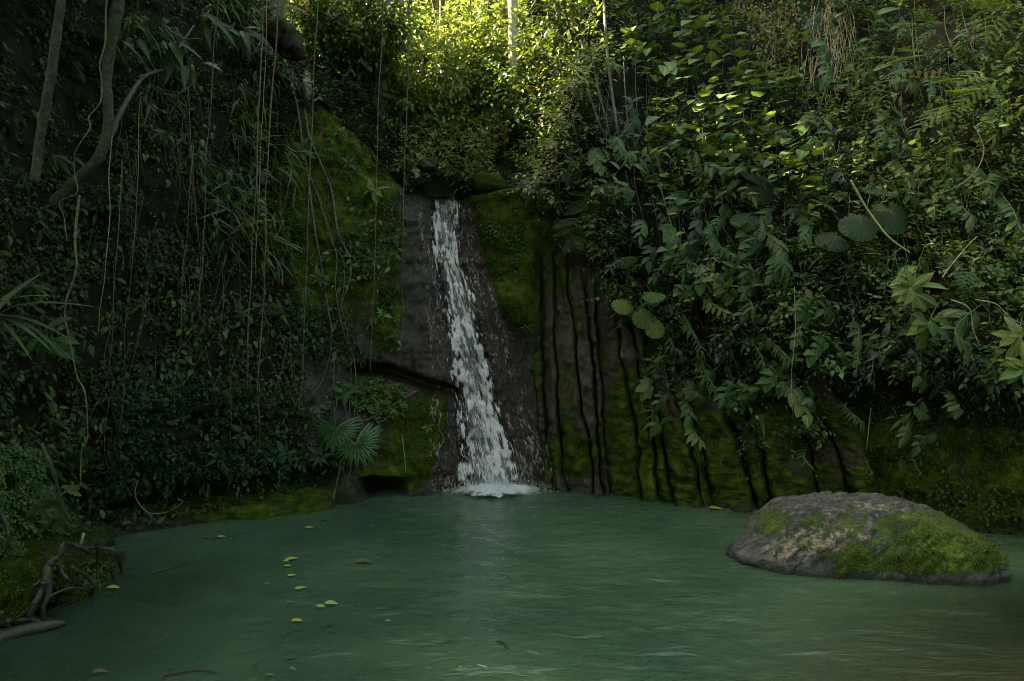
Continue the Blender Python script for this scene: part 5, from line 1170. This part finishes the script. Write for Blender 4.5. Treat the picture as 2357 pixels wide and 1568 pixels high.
vine_pix([(180, 450), (172, 547), (175, 620), (156, 712), (165, 803), (176, 869), (196, 906), (202, 1005), (187, 1042), (187, 1122)], 6.7, .014, M_vine, 'thick curving liana hanging down the left edge of the dark wall', name='winding_liana')
vine_pix([(318, 1107), (315, 1143), (343, 1179), (386, 1179), (422, 1157), (411, 1147)], 8.6, .007, M_deadvine, 'looped brown vine near the water at the foot of the left wall', name='looped_vine')
vine_pix([(2240, 292), (2262, 345), (2245, 395), (2200, 430), (2150, 450)], 8.6, .008, M_deadvine, 'curved brown vine arching on the right hillside', name='curved_vine')
vine_pix([(1957, 415), (1975, 450), (1998, 484), (2020, 514), (2050, 548), (2095, 582)], 8.2, [.014, .013, .008], M_cane, 'leaning yellow cane stem across the elephant ears', name='cane', cat='cane')
vine_pix([(2170, 640), (2200, 600), (2235, 560), (2250, 545)], 8.0, .010, M_deadvine, 'bare brown twig leaning up right from the pale rosette', name='bare_twig', cat='branch')
vine_pix([(2190, 690), (2230, 710), (2240, 760), (2255, 800)], 7.4, .009, M_deadvine, 'bare forked twigs drooping near the right edge', name='bare_twig', cat='branch')
vine_pix([(2245, 690), (2290, 700), (2320, 730), (2357, 750), (2400, 770)], 7.3, .008, M_deadvine, 'bare twig reaching the rosettes at the right edge', name='bare_twig', cat='branch')
vine_pix([(1826, 660), (1828, 760), (1822, 900), (1824, 960)], 8.7, .005, M_deadvine, 'thin red-brown hanging vine above the broad hanging leaves', name='hanging_vine')
vine_pix([(1650, 585), (1590, 660), (1540, 720)], 9.2, .005, M_vinegreen, 'thin straight stalk slanting down to the round leaves', name='slanting_stalk', cat='vine')
def on_wall(pix, off, r, mat, label, name, cat, seg=7, n=None, rough=.1):
    pts = [hitm(x, y, o_) for (x, y), o_ in zip(pix, off if isinstance(off, (list, tuple)) else [off] * len(pix))]
    return tubething(name, pts, r, mat, label, cat, seg, n or len(pts) * 7, rough)
on_wall([(650, 120), (656, 147), (682, 235), (696, 330), (711, 422), (722, 514), (733, 575), (740, 613), (755, 712), (764, 767), (759, 818)], .12, [.018, .022, .022, .018], M_bark, 'left of the long roots running down the mossy hump', 'climbing_root', 'root')
on_wall([(655, 150), (693, 220), (711, 312), (737, 374), (763, 440), (777, 532), (796, 575), (806, 602), (805, 642), (788, 693), (776, 740), (764, 767)], .14, [.02, .024, .02, .016], M_bark, 'right of the long roots running down the mossy hump', 'climbing_root', 'root')
on_wall([(711, 400), (728, 440), (742, 490), (765, 560), (790, 600), (792, 660), (780, 700)], .12, [.012, .01], M_bark, 'thinner root braided between the two long ones', 'climbing_root', 'root')
on_wall([(733, 455), (755, 520), (775, 590), (772, 660), (790, 760), (815, 830), (820, 900), (815, 960)], .16, [.010, .008], M_vine, 'thin root hanging free under the braided roots', 'climbing_root', 'root')
on_wall([(759, 818), (745, 870), (722, 905), (700, 925)], .12, [.012, .008], M_bark, 'root bending left below the braided roots', 'climbing_root', 'root')
on_wall([(785, 700), (800, 770), (808, 850), (805, 930), (810, 1060), (800, 1110), (815, 1140)], [.15, .2, .3, .3, .35, .35, .3], [.007, .006], M_vine, 'stringy roots dangling right of the fan palm down to the water', 'hanging_root', 'root')
on_wall([(770, 820), (768, 880), (775, 930), (760, 960)], .15, [.008, .006], M_vine, 'short hanging root above the fan palm', 'hanging_root', 'root')
on_wall([(795, 965), (830, 970), (860, 960), (900, 935), (950, 905), (965, 897)], .16, [.014, .018, .016], M_bark, 'slanting bare root across the rock left of the fall', 'slanting_root', 'root')
on_wall([(785, 1060), (778, 1100), (770, 1135), (768, 1152)], .4, [.014, .010], M_bark, 'short stake-like root under the fan palm', 'hanging_root', 'root')
on_wall([(1015, 950), (1010, 985), (1022, 1010), (1008, 1040), (1012, 1062)], .06, [.006, .004], M_deadvine, 'pale forked rootlet on the wet rock left of the fall', 'rootlet', 'root')
on_wall([(925, 1000), (930, 1040), (935, 1090)], .05, [.006, .005], M_deadvine, 'thin orange rootlet on the moss left of the fall', 'rootlet', 'root')
on_wall([(2005, 940), (1998, 1000), (1992, 1060)], .1, [.008, .006], M_deadvine, 'thin brown stem on the wall left above the boulder', 'rootlet', 'root')
on_wall([(1815, 1065), (1840, 1110), (1880, 1150)], .1, [.008, .006], M_deadvine, 'slanting twig on the wall just left of the boulder', 'rootlet', 'root')
# dry vine curtain upper right
for n_, (x0, lab) in enumerate([(1895, 'left tangle of dry hanging vines near the top right'), (1930, 'right tangle of dry hanging vines near the top right')]):
    root = empty('dry_vine_tangle', hitm(x0, 5, .3), lab, 'vine')
    for q in range(24):
        x = x0 + rnd.uniform(-28, 28); y = rnd.uniform(-20, 60); pts = []
        for s_ in range(6):
            pts.append(hitm(x, y, .5 + rnd.uniform(0, .4))); x += rnd.uniform(-14, 14); y += rnd.uniform(20, 55)
        v, f = tube_np(pts, [.007, .004], 4, 26); link('dry_vine', mk_mesh('dry_vine', v - np.array(root.location), f, M_deadvine), root)

# left bank root tangle
def WP(px, py, z): return Wt(px, py, z)
rt = empty('root_tangle', WP(120, 1400, 0), 'tangle of bare grey tree roots gripping the mossy rocks at lower left', 'roots')
roots = [([(159, 1245, .62), (157, 1262, .55), (150, 1275, .5), (131, 1286, .48), (126, 1306, .42), (126, 1334, .32), (128, 1360, .22), (118, 1388, .12), (117, 1424, -.03)], [.034, .045, .052, .045, .036]),
         ([(120, 1330, .36), (116, 1345, .30), (103, 1370, .22), (90, 1398, .12), (88, 1412, .06), (110, 1424, .02), (118, 1430, -.04)], [.04, .036, .03]),
         ([(131, 1290, .48), (141, 1291, .46), (154, 1296, .42), (160, 1310, .36), (172, 1325, .3), (177, 1331, .26), (167, 1345, .2), (180, 1352, .1)], [.026, .03, .024, .02]),
         ([(200, 1255, .42), (226, 1254, .40), (252, 1255, .40), (270, 1258, .38), (283, 1268, .32), (288, 1286, .2), (291, 1300, .08), (294, 1312, -.05)], [.024, .03, .028, .018]),
         ([(286, 1283, .22), (272, 1294, .2), (269, 1308, .12), (272, 1320, .05), (279, 1332, -.05)], [.022, .02, .014]),
         ([(180, 1296, .42), (200, 1309, .34), (218, 1322, .24), (231, 1340, .14), (230, 1352, .05), (224, 1366, -.05)], [.02, .03, .026]),
         ([(128, 1366, .22), (150, 1354, .25), (175, 1346, .25), (195, 1345, .2), (215, 1349, .12), (230, 1354, .05)], [.018, .016, .014]),
         ([(229, 1237, .5), (237, 1255, .4), (237, 1275, .28), (236, 1300, .14), (239, 1342, -.05)], [.016, .016, .012]),
         ([(-20, 1425, .06), (20, 1424, .06), (45, 1418, .08), (77, 1415, .08), (95, 1420, .0)], [.03, .032, .024]),
         ([(30, 1424, .06), (60, 1410, .12), (85, 1390, .2), (95, 1375, .26)], [.014, .018, .014]),
         ([(160, 1244, .55), (180, 1246, .5), (200, 1253, .45), (213, 1262, .38), (218, 1268, .3)], [.026, .03, .02]),
         ([(112, 1264, .5), (122, 1270, .5), (130, 1282, .48), (135, 1288, .46)], [.02, .022, .024]),
         ([(185, 1325, .28), (195, 1333, .2), (207, 1343, .12), (205, 1350, .0)], [.014, .012]),
         ([(60, 1350, .35), (75, 1352, .3), (95, 1340, .38), (112, 1325, .42)], [.012, .014, .012]),
         ([(152, 1300, .4), (150, 1320, .3), (147, 1335, .2)], [.012, .01]),
         ([(190, 1305, .38), (183, 1320, .3), (184, 1334, .18), (192, 1340, .1)], [.012, .01])]
for pr, rad in roots:
    pts = [Wt(x, y, z) + Vector((0, -.10, 0)) for x, y, z in pr]
    v, f = tube_np(pts, [q * .68 for q in rad], 8, len(pts) * 7, .4, len(rad)); link('root', mk_mesh('root', v - np.array(rt.location), f, M_root), rt)
v, f = tube_np([Wt(-30, 1472, .02), Wt(20, 1460, .03), Wt(77, 1446, .04), Wt(120, 1438, .04), Wt(150, 1436, .01)], [.05, .055, .045, .03], 9, 30, .25)
c0 = np.array(list(Wt(20, 1460, .0))); tag(link('mossy_log', mk_mesh('mossy_log', v - c0, f, M_root), loc=c0), 'mossy log half afloat at the lower left edge', 'log')
tubething('bare_stick', [Wt(3, 1408, .35), Wt(12, 1430, .2), Wt(27, 1450, .03)], [.01, .012], M_bark, 'bare stick leaning on the mossy log', 'stick')
tubething('bare_stick', [P(193, 1228, 7.1), P(189, 1243, 7.1), P(186, 1252, 7.1)], [.014, .013], M_barkpale, 'short pale broken stick standing on the topmost bank rock', 'stick')
tubething('bank_stem', [P(95, 1020, 6.6), P(125, 1090, 6.6), P(140, 1160, 6.7), P(165, 1205, 6.8)], [.018, .016, .012], M_bark_lichen, 'leaning lichen-spotted stem above the bare roots', 'stem', 7, 26, .15)
tubething('bank_stem', [P(0, 1170, 6.1), P(14, 1205, 6.1), P(20, 1240, 6.1), P(10, 1275, 6.2)], [.016, .014, .011], M_bark_lichen, 'pale curved stem at the left edge', 'stem', 7, 22, .15)

# ------------------------------------------------------------------ trees
def trunk_pts(pix, Ys): return [P(x, y, Yv) for (x, y), Yv in zip(pix, Ys)]
def tree(name, trunkp, rad, barkm, label, crown_c=None, crown_r=None, nleaf=900, lsize=.2, tp=T_ov, mat=None, limbs=3, extra=None, seed=1, seg=10):
    root = empty(name, trunkp[0], label, 'tree'); b0 = np.array(list(trunkp[0]))
    v, f = tube_np(trunkp, rad, seg, len(trunkp) * 9, .14, seed)
    link('trunk', mk_mesh('trunk', v - b0, f, barkm), root)
    if crown_c is not None:
        r = np.random.default_rng(seed); cc_ = np.array(list(crown_c)); cr = np.array(crown_r)
        st = np.array(list(trunkp[-1]))
        for q in range(limbs):
            e = cc_ + nrmz(r.normal(0, 1, 3)) * cr * .7; m_ = (st + e) / 2 + r.normal(0, .2, 3)
            v, f = tube_np([st, m_, e], [rad[-1] * .8, rad[-1] * .3], 6, 12); link('limb', mk_mesh('limb', v - b0, f, barkm), root)
        # foliage gathered in clumps through the crown's volume
        ncl = max(10, nleaf // 45); cl = nrmz(r.normal(0, 1, (ncl, 3))) * (r.random((ncl, 1)) ** .45) * cr + cc_
        k = r.integers(0, ncl, nleaf); p = cl[k] + r.normal(0, 1, (nleaf, 3)) * cr * .16
        dv = p - cl[k] + r.normal(0, .2, p.shape)
        parts = [sprigs(p, dv + [0, 0, -.1], np.full(nleaf, lsize * 2.2), 5, np.full(nleaf, lsize), tp, up=np.array([0, -.2, 1.]))]
        V = parts[0][0] - b0; o = link('crown', mk_mesh('crown', V, parts[0][1], mat or M_sunleaf, uv=parts[0][2], attrs={'rnd': parts[0][3]}), root); o['kind'] = 'stuff'
    return root
# near trunks on the left
tree('slender_tree', trunk_pts([(82, 420), (88, 349), (103, 257), (121, 147), (141, 0), (165, -200), (185, -420)], [7.0, 7.0, 6.9, 6.8, 6.7, 6.6, 6.5]), [.045, .043, .038, .035], M_bark_lichen, 'slender lichen-spotted tree trunk leaning right at the far left',
     crown_c=P(230, -620, 7.0), crown_r=(1.6, 1.4, 1.0), nleaf=260, lsize=.16, mat=M_leafdark, seed=3)
tree('mossy_tree', trunk_pts([(120, 470), (160, 430), (228, 360), (250, 270), (245, 183), (262, 60), (278, -30), (300, -250)], [8.1, 8.1, 8.0, 8.0, 8.0, 7.9, 7.9, 7.8]), [.06, .06, .055, .06, .075, .07], M_bark_lichen, 'thick mossy tree trunk with pale lichen patches at left',
     crown_c=P(330, -560, 8.2), crown_r=(2.2, 1.8, 1.2), nleaf=420, lsize=.16, mat=M_leafdark, seed=4)
on_wall([(235, 360), (279, 255), (330, 178), (385, 158), (396, 140), (415, 105), (446, 59)], [.5, .7, .8, .8, .9, .9, .9], [.045, .04, .03, .018, .016], M_bark, 'shaggy mossy branch leaning right from the thick mossy trunk', 'mossy_branch', 'branch', 8, 40, .35)
on_wall([(704, 240), (706, 200), (708, 165), (712, 158)], [.2, .25, .3, .3], [.09, .07, .08], M_bark, 'broken stump on top of the mossy hump', 'tree_stump', 'stump', 9, 16, .25)
on_wall([(652, 150), (668, 80), (690, 20), (705, -60)], [.25, .5, .7, .9], [.04, .035, .03], M_twig, 'dark slim trunk leaning over the mossy hump', 'dark_trunk', 'trunk', 7, 26, .15)
r1 = rock(655, 92, 12.6, 36, 34, .6, 12, 'dark overhanging rock at the top of the mossy hump behind the lianas', .5)
r2 = rock(985, 382, 14.6, 20, 16, .25, 13, 'small rounded stone in the gully above the waterfall', .35)
rock(1125, 425, 13.6, 42, 24, .35, 14, 'lumpy mossy rock on top of the pillar beside the fall lip', .75)
on_wall([(955, 400), (948, 360), (935, 330), (925, 325)], [.5, .5, .5, .5], [.05, .05, .06], M_bark, 'broken dark snag standing in the gully above the fall', 'broken_snag', 'stump', 8, 18, .2)
# jungle trees on the slope behind the fall: each its own trunk and crown
forest = [((1188, 170), (1184, -260), 22, .16, (1170, -120), (2.6, 1.8, 1.4), M_barkpale, 'tall tree with a bright sunlit pale trunk, top centre'),
          ((1040, 230), (1030, -220), 21, .10, (1060, 90), (2.0, 1.6, 1.9), M_bark, 'bushy sunlit tree left of the bright pale trunk'),
          ((1130, 240), (1140, -100), 18.5, .07, (1120, 170), (1.5, 1.2, 1.3), M_bark, 'low sunlit tree with broad pale leaves below the bright trunk'),
          ((950, 260), (930, -200), 20, .09, (960, 160), (1.3, 1.2, 1.7), M_bark, 'green leafy tree over the gully behind the hump'),
          ((860, 220), (850, -240), 19, .10, (820, 60), (1.2, 1.2, 1.0), M_bark, 'shaded dense tree behind the mossy hump'),
          ((740, 120), (730, -240), 17, .08, (720, 10), (1.1, 1.0, .8), M_bark, 'bright green tree top behind the overhanging rock'),
          ((1280, 270), (1260, -200), 19, .09, (1270, 110), (1.6, 1.5, 2.3), M_bark, 'dark feathery tree right of the bright pale trunk')]
for q, (a, b, Yt_, rad, cc_, cr, bm_, lab) in enumerate(forest):
    loc, n_ = hit(*a); base_ = loc if loc is not None else P(*a, Yt_)
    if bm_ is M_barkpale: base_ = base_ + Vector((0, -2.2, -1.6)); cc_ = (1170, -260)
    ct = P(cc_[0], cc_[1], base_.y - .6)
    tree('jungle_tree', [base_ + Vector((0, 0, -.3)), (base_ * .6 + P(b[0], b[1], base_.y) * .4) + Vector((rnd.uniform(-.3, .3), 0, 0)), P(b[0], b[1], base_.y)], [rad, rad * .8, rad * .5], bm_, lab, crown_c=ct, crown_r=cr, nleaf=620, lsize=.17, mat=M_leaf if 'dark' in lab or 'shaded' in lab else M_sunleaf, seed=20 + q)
for (pa, pb, lab) in [([(1393, 319), (1357, 220), (1338, 92), (1315, -60)], .02, 'leftmost of the thin leaning stems right of centre'), ([(1422, 312), (1400, 147), (1389, 0), (1380, -100)], .03, 'dark straight sapling right of the thin leaning stems'), ([(1450, 330), (1440, 230), (1435, 130)], .014, 'short thin stem right of the straight sapling'), ([(1405, 320), (1370, 170), (1350, 20), (1340, -60)], .018, 'middle one of the thin leaning stems right of centre')]:
    on_wall(pa, [.5, .9, 1.2, 1.2][:len(pa)], [pb, pb * .6], M_bark, lab, 'sapling_stem', 'sapling', 6)
# unseen trees added on the left rim and behind the viewer to block light
def canopy_mesh(seed, R, nleaf, ls):
    r = np.random.default_rng(seed); ncl = 40; cl = nrmz(r.normal(0, 1, (ncl, 3))) * (r.random((ncl, 1)) ** .4) * R * [1, 1, .62]
    k = r.integers(0, ncl, nleaf); p = cl[k] + r.normal(0, 1, (nleaf, 3)) * R * .17
    return cloud_np(T_tiny, p, r.normal(0, 1, p.shape), np.array([0, 0, 1.]) + r.normal(0, .5, p.shape), r.uniform(.6, 1.2, nleaf) * ls)
cm = canopy_mesh(5, 3.6, 5200, .55); CM = mk_mesh('crown', cm[0], cm[1], M_leafdark, uv=cm[2], attrs={'rnd': cm[3]})
cm = canopy_mesh(6, 3.9, 750, .40); CM2 = mk_mesh('crown', cm[0], cm[1], M_leafdark, uv=cm[2], attrs={'rnd': cm[3]})  # sparse crown, thinned to let flecks of sun through
tv, tf_ = tube_np([(0, 0, -9), (.3, 0, -4), (0, 0, 0)], [.28, .2, .1], 8, 14, .1); TM = mk_mesh('trunk', tv, tf_, M_bark)
rim = [(-5.2, 5.0, 9.6), (-7.5, 7.6, 10.2), (-10.5, 9.5, 10.8), (-12.5, 10.5, 13), (-6.2, 3.5, 10.5), (-8, 6.5, 12), (-9.5, 1, 11), (-13, 2, 15), (-15, 8, 17), (-14, 14, 18.5), (-17, 11, 22), (-12, 9.5, 14.5), (-17, 4, 20), (-19, 17, 23), (-14, -4, 15), (-20, 8, 25), (-10.5, 5.5, 12.5), (-12, 15, 16.5), (-22, 13, 27), (-10, 12, 14.5)]
rim += [(-8.5, 12.3, 17.2), (-6, 17, 23), (-9, 18.5, 25), (-3.5, 18, 22.5), (-10.5, 14.5, 19), (-5, 20.5, 26)]
back_blockers = [(-11, -8, 6), (-7.5, -10, 7), (8, -10, 6), (12, -8, 7), (15, -3, 7), (-15, -4, 6), (-9, -12, 12), (10, -12, 11), (17, 2, 9)]  # added behind the viewer to hold back low frontal light
def ground_z(x, y):
    if y < 2: return .5 + .05 * max(0, -y) + .25 * max(0, abs(x) - 8)
    l = bvh.ray_cast(Vector((x, y, 60)), Vector((0, 0, -1)))[0]; return l.z if l is not None else 5.
for grp, lst, lab in (('light-blocking trees added on the left rim', rim, 'unseen tree added on the left rim to block the sun'), ('light-blocking trees added on the near bank', back_blockers, 'unseen tree added on the near bank to block low skylight')):
    for q, (x, y, z) in enumerate(lst):
        g = min(ground_z(x, y), z - 4); ro = empty('added_shade_tree', (x, y, g), lab, 'tree', grp); hh = z - g + .3
        a = link('trunk', TM, ro, loc=(0, 0, hh)); a.scale = (1, 1, hh / 8.6); b = link('crown', CM2 if (x, y) in ((-6, 17), (-3.5, 18), (-5, 20.5), (-10.5, 14.5)) else CM, ro, loc=(0, 0, hh)); b['kind'] = 'stuff'; b.rotation_euler = (0, 0, q * 1.3); b.scale = (1, 1, .9 + .2 * (q % 3) / 2)

# ------------------------------------------------------------------ fallen leaves on the walls and floating on the pool
DL = leafmesh(B_ov, M_dead, 'dead_leaf'); RL = leafmesh(B_ov, M_red, 'red_leaf'); YL = leafmesh(B_ht, M_yellow, 'yellow_leaf')
def wall_leaf(x, y, L, me_, label, ang=90, off=.06, name='dead_leaf', face=1., group=None):
    c = hitm(x, y, off); o = link(name, me_, mw=leafmat(c, img_dir(ang, .15), Vector((rnd.uniform(-.2, .2), -face, .35)), L / F * c.y)); return tag(o, label, 'leaf', group)
wall_leaf(287, 973, 26, YL, 'bright yellow leaf low on the left wall', 80, .2, 'yellow_leaf')
wall_leaf(742, 300, 16, RL, 'small red leaf hanging in the gully above the mossy hump', 100, .3, 'red_leaf')
wall_leaf(745, 2, 26, RL, 'red leaf at the very top between the lianas', 110, 1., 'red_leaf')
wall_leaf(1618, 890, 46, RL, 'large dead red-brown leaf hanging under the pointed-leaf shrub', 75, .6, 'red_leaf')
wall_leaf(1628, 945, 18, RL, 'small dead red leaf below the large one', 80, .4, 'red_leaf')
wall_leaf(1131, 768, 14, DL, 'pale yellow leaf stuck on the wet rock right of the fall', 90, .06)
wall_leaf(1079, 478, 22, DL, 'tan dead leaf at the lip right of the fall', 80, .06)
wall_leaf(1855, 665, 40, DL, 'ragged brown dead leaf under the glossy shoots', 70, .8)
wall_leaf(1738, 645, 30, DL, 'brown withered leaf above the middle hanging shrub', 30, .6)
wall_leaf(2005, 402, 26, DL, 'curled brown leaf above the yellow cane', 90, .8)
wall_leaf(1805, 905, 24, DL, 'orange-brown dead leaf beside the bamboo-like tuft', 170, .5)
for (x, y, a, lab) in [(422, 306, 80, 'large oval tan leaf in the dark hollow at upper left'), (517, 677, 100, 'tan leaf on the left wall left of the paired lianas'), (506, 768, 80, 'tan leaf under the first, left of the paired lianas'), (505, 740, 60, 'brown leaf lying between two tan leaves on the left wall'), (545, 700, 90, 'dry leaf close beside the left bright liana'), (430, 790, 150, 'dry leaf on the dark ivy left of the middle'), (345, 1115, 90, 'dead leaf hung above the looped brown vine'), (420, 905, 70, 'pale dry leaf near the bottom of the long thin liana'), (505, 905, 60, 'small tan leaf low on the left wall'), (340, 985, 30, 'brown leaf right of the bright yellow one'), (845, 570, 70, 'tan dead leaf near the right liana on the mossy wall'), (820, 555, 60, 'dry leaf left of the tan one by the right liana'), (765, 712, 180, 'pale curled leaf on the braided roots'), (575, 885, 120, 'dry leaf under the end of the left bright liana'), (385, 860, 100, 'brown curled leaf below the striped small-leaved plants'), (650, 640, 90, 'yellow leaf left of the roots on the mossy wall'), (620, 985, 60, 'tan leaf on the ivy above the sprigs')]:
    wall_leaf(x, y, rnd.uniform(15, 24), DL, lab, a, .12)
for q, (x, y) in enumerate([(2060, 215), (2072, 222), (2115, 160), (2130, 165), (2148, 160), (2165, 155), (2120, 92), (2240, 80), (2268, 85), (2205, 178), (2100, 182), (1640, 610)]):
    wall_leaf(x, y, 22, DL, 'dry tan leaf hanging among the lime feathery sprays' if q < 11 else 'withered leaf in the hillside middle', rnd.uniform(70, 110), 1., group='dry leaves under the lime sprays' if q < 11 else None)
FL = leafmesh(leaf_tpl(.42, 8, 'ovate', .15, .05), M_lime2, 'floating_leaf'); FB = leafmesh(leaf_tpl(.36, 8, 'ovate', .35, .15), M_dead, 'floating_leaf'); FY = leafmesh(leaf_tpl(.4, 8, 'ovate', .2, .05), M_yellow, 'floating_leaf'); FG = leafmesh(leaf_tpl(.45, 8, 'ovate', .1, 0), M_leafbig, 'floating_leaf')
fl = [(672, 1286, 30, -25, FY, 'yellow leaf lying across the pale one on the pool'), (658, 1291, 16, 10, FL, 'pale leaf under the yellow one on the pool'), (662, 1302, 16, 0, FL, 'small green leaf just below the crossed leaves'), (693, 1353, 28, -18, FL, 'pale green pointed leaf right of the twig arc'), (763, 1388, 32, 5, FL, 'largest bright green leaf floating left of centre'), (738, 1395, 22, 5, FL, 'green leaf just left of the largest bright one'),
      (684, 1428, 26, 0, FY, 'yellow-green leaf alone below the pair of green ones'), (668, 1386, 20, -20, FB, 'curled brown leaf left of the pair of green ones'), (760, 1437, 18, 10, FG, 'dark green leaf below the pair of green ones'), (893, 1428, 12, 0, FL, 'tiny white-green leaf near the reflection of the fall'), (840, 1292, 40, -5, FB, 'long orange-brown leaf floating on the pool centre left'), (712, 1214, 20, -10, FY, 'yellow-green leaf near the far left shore'),
      (746, 1197, 18, 5, FG, 'dull green leaf close to the undercut shore'), (858, 1212, 16, 0, FB, 'brown leaf nearest to the cave at the shore'), (672, 1324, 20, -15, FL, 'thin green leaf between the crossed leaves and the pale pointed one'), (870, 1284, 12, 0, FB, 'small tan leaf right of the long orange-brown one'), (651, 1265, 10, 0, FB, 'tiny orange leaf above the crossed leaves'), (1037, 1470, 24, 0, FG, 'green leaf in the reflection of the fall'),
      (667, 1513, 22, 0, FG, 'dark green leaf near the bottom, left of centre'), (674, 1539, 20, 15, FB, 'brown wet leaf near the bottom edge'), (622, 1553, 20, -10, FB, 'dark curled leaf at the bottom edge left of the brown one'), (510, 1235, 18, -8, FY, 'yellow-green leaf by the shadowed left shore'), (480, 1236, 14, -5, FG, 'small green leaf left of the yellow-green one at the left shore'), (261, 1352, 30, 0, FY, 'yellow leaf floating beside the roots'),
      (231, 1545, 32, -15, FB, 'brown leaf at the bottom left'), (615, 1343, 14, -10, FB, 'small orange leaf far left of the pale pointed one'), (1648, 1170, 30, 5, FY, 'yellow leaf at the foot of the right wall'), (1060, 1535, 8, 0, FL, 'tiny pale leaf beside the pale straw')]
for x, y, l, a, me_, lab in fl:
    c = Wt(x, y, .022); L = l / F * c.y * 1.05; an = math.radians(a)
    yv = Vector((math.cos(an), -math.sin(an) * 2.0, 0)); o = link('floating_leaf', me_, mw=leafmat(c - yv.normalized() * L * .5, yv, Vector((0, -.12, 1)), L, 1.25)); tag(o, lab, 'leaf')
tw = [([(376, 1556), (400, 1549), (440, 1543), (470, 1543), (497, 1547)], .009, 'dark forked twig floating at the bottom left', [(388, 1540), (410, 1549)]), ([(351, 1318), (390, 1308), (429, 1294)], .008, 'long dark stick floating off the root tangle', None), ([(582, 1535), (590, 1527), (600, 1521), (611, 1519)], .006, 'curved dark twig near the bottom', None), ([(656, 1460), (683, 1448)], .006, 'short straight dark twig below the yellow-green leaf', None),
      ([(897, 1452), (908, 1458), (919, 1461)], .005, 'little twig left of the reflection of the fall', None), ([(1141, 1476), (1156, 1477), (1171, 1494)], .007, 'bent dark twig right of the reflection of the fall', [(1148, 1483), (1156, 1477)]), ([(1099, 1530), (1121, 1536)], .006, 'pale straw floating near the bottom centre', None), ([(892, 1257), (905, 1260), (915, 1266), (940, 1268)], .006, 'long thin twig on the ripples left of the fall', None),
      ([(672, 1343), (685, 1339), (697, 1341)], .005, 'arched twig above the pale pointed leaf', None), ([(933, 1359), (948, 1356), (960, 1352)], .005, 'thin twig in the middle of the pool', None), ([(989, 1308), (1011, 1306)], .006, 'dark twig beside the reflection of the fall', None), ([(706, 1352), (720, 1356)], .005, 'tiny twig right of the pale pointed leaf', None)]
for pts, r_, lab, br in tw:
    pp = [Wt(x, y, .022) for x, y in pts]; c = np.array(list(pp[0]))
    v, f = tube_np(pp, [r_, r_ * .7], 6, 14, .2)
    if br: v2, f2 = tube_np([Wt(x, y, .022) for x, y in br], [r_ * .7, r_ * .5], 6, 6); v, f = join([(v, f), (v2, f2)])
    tag(link('floating_twig', mk_mesh('floating_twig', v - c, f, M_barkpale if 'straw' in lab else M_twig), loc=c), lab, 'twig')
# specks of litter
r = np.random.default_rng(77); n = 90; px = r.normal(760, 170, n); py = r.uniform(1200, 1560, n)
c = np.array([list(Wt(a, b, .02)) for a, b in zip(px, py)])
cloud_obj('litter', [cloud_np(T_tiny, c, np.c_[r.normal(0, 1, n), r.normal(0, 1, n), np.zeros(n)], np.tile([0, 0, 1.], (n, 1)), r.uniform(.012, .035, n))], M_twig, 'specks of leaf litter floating on the pool')
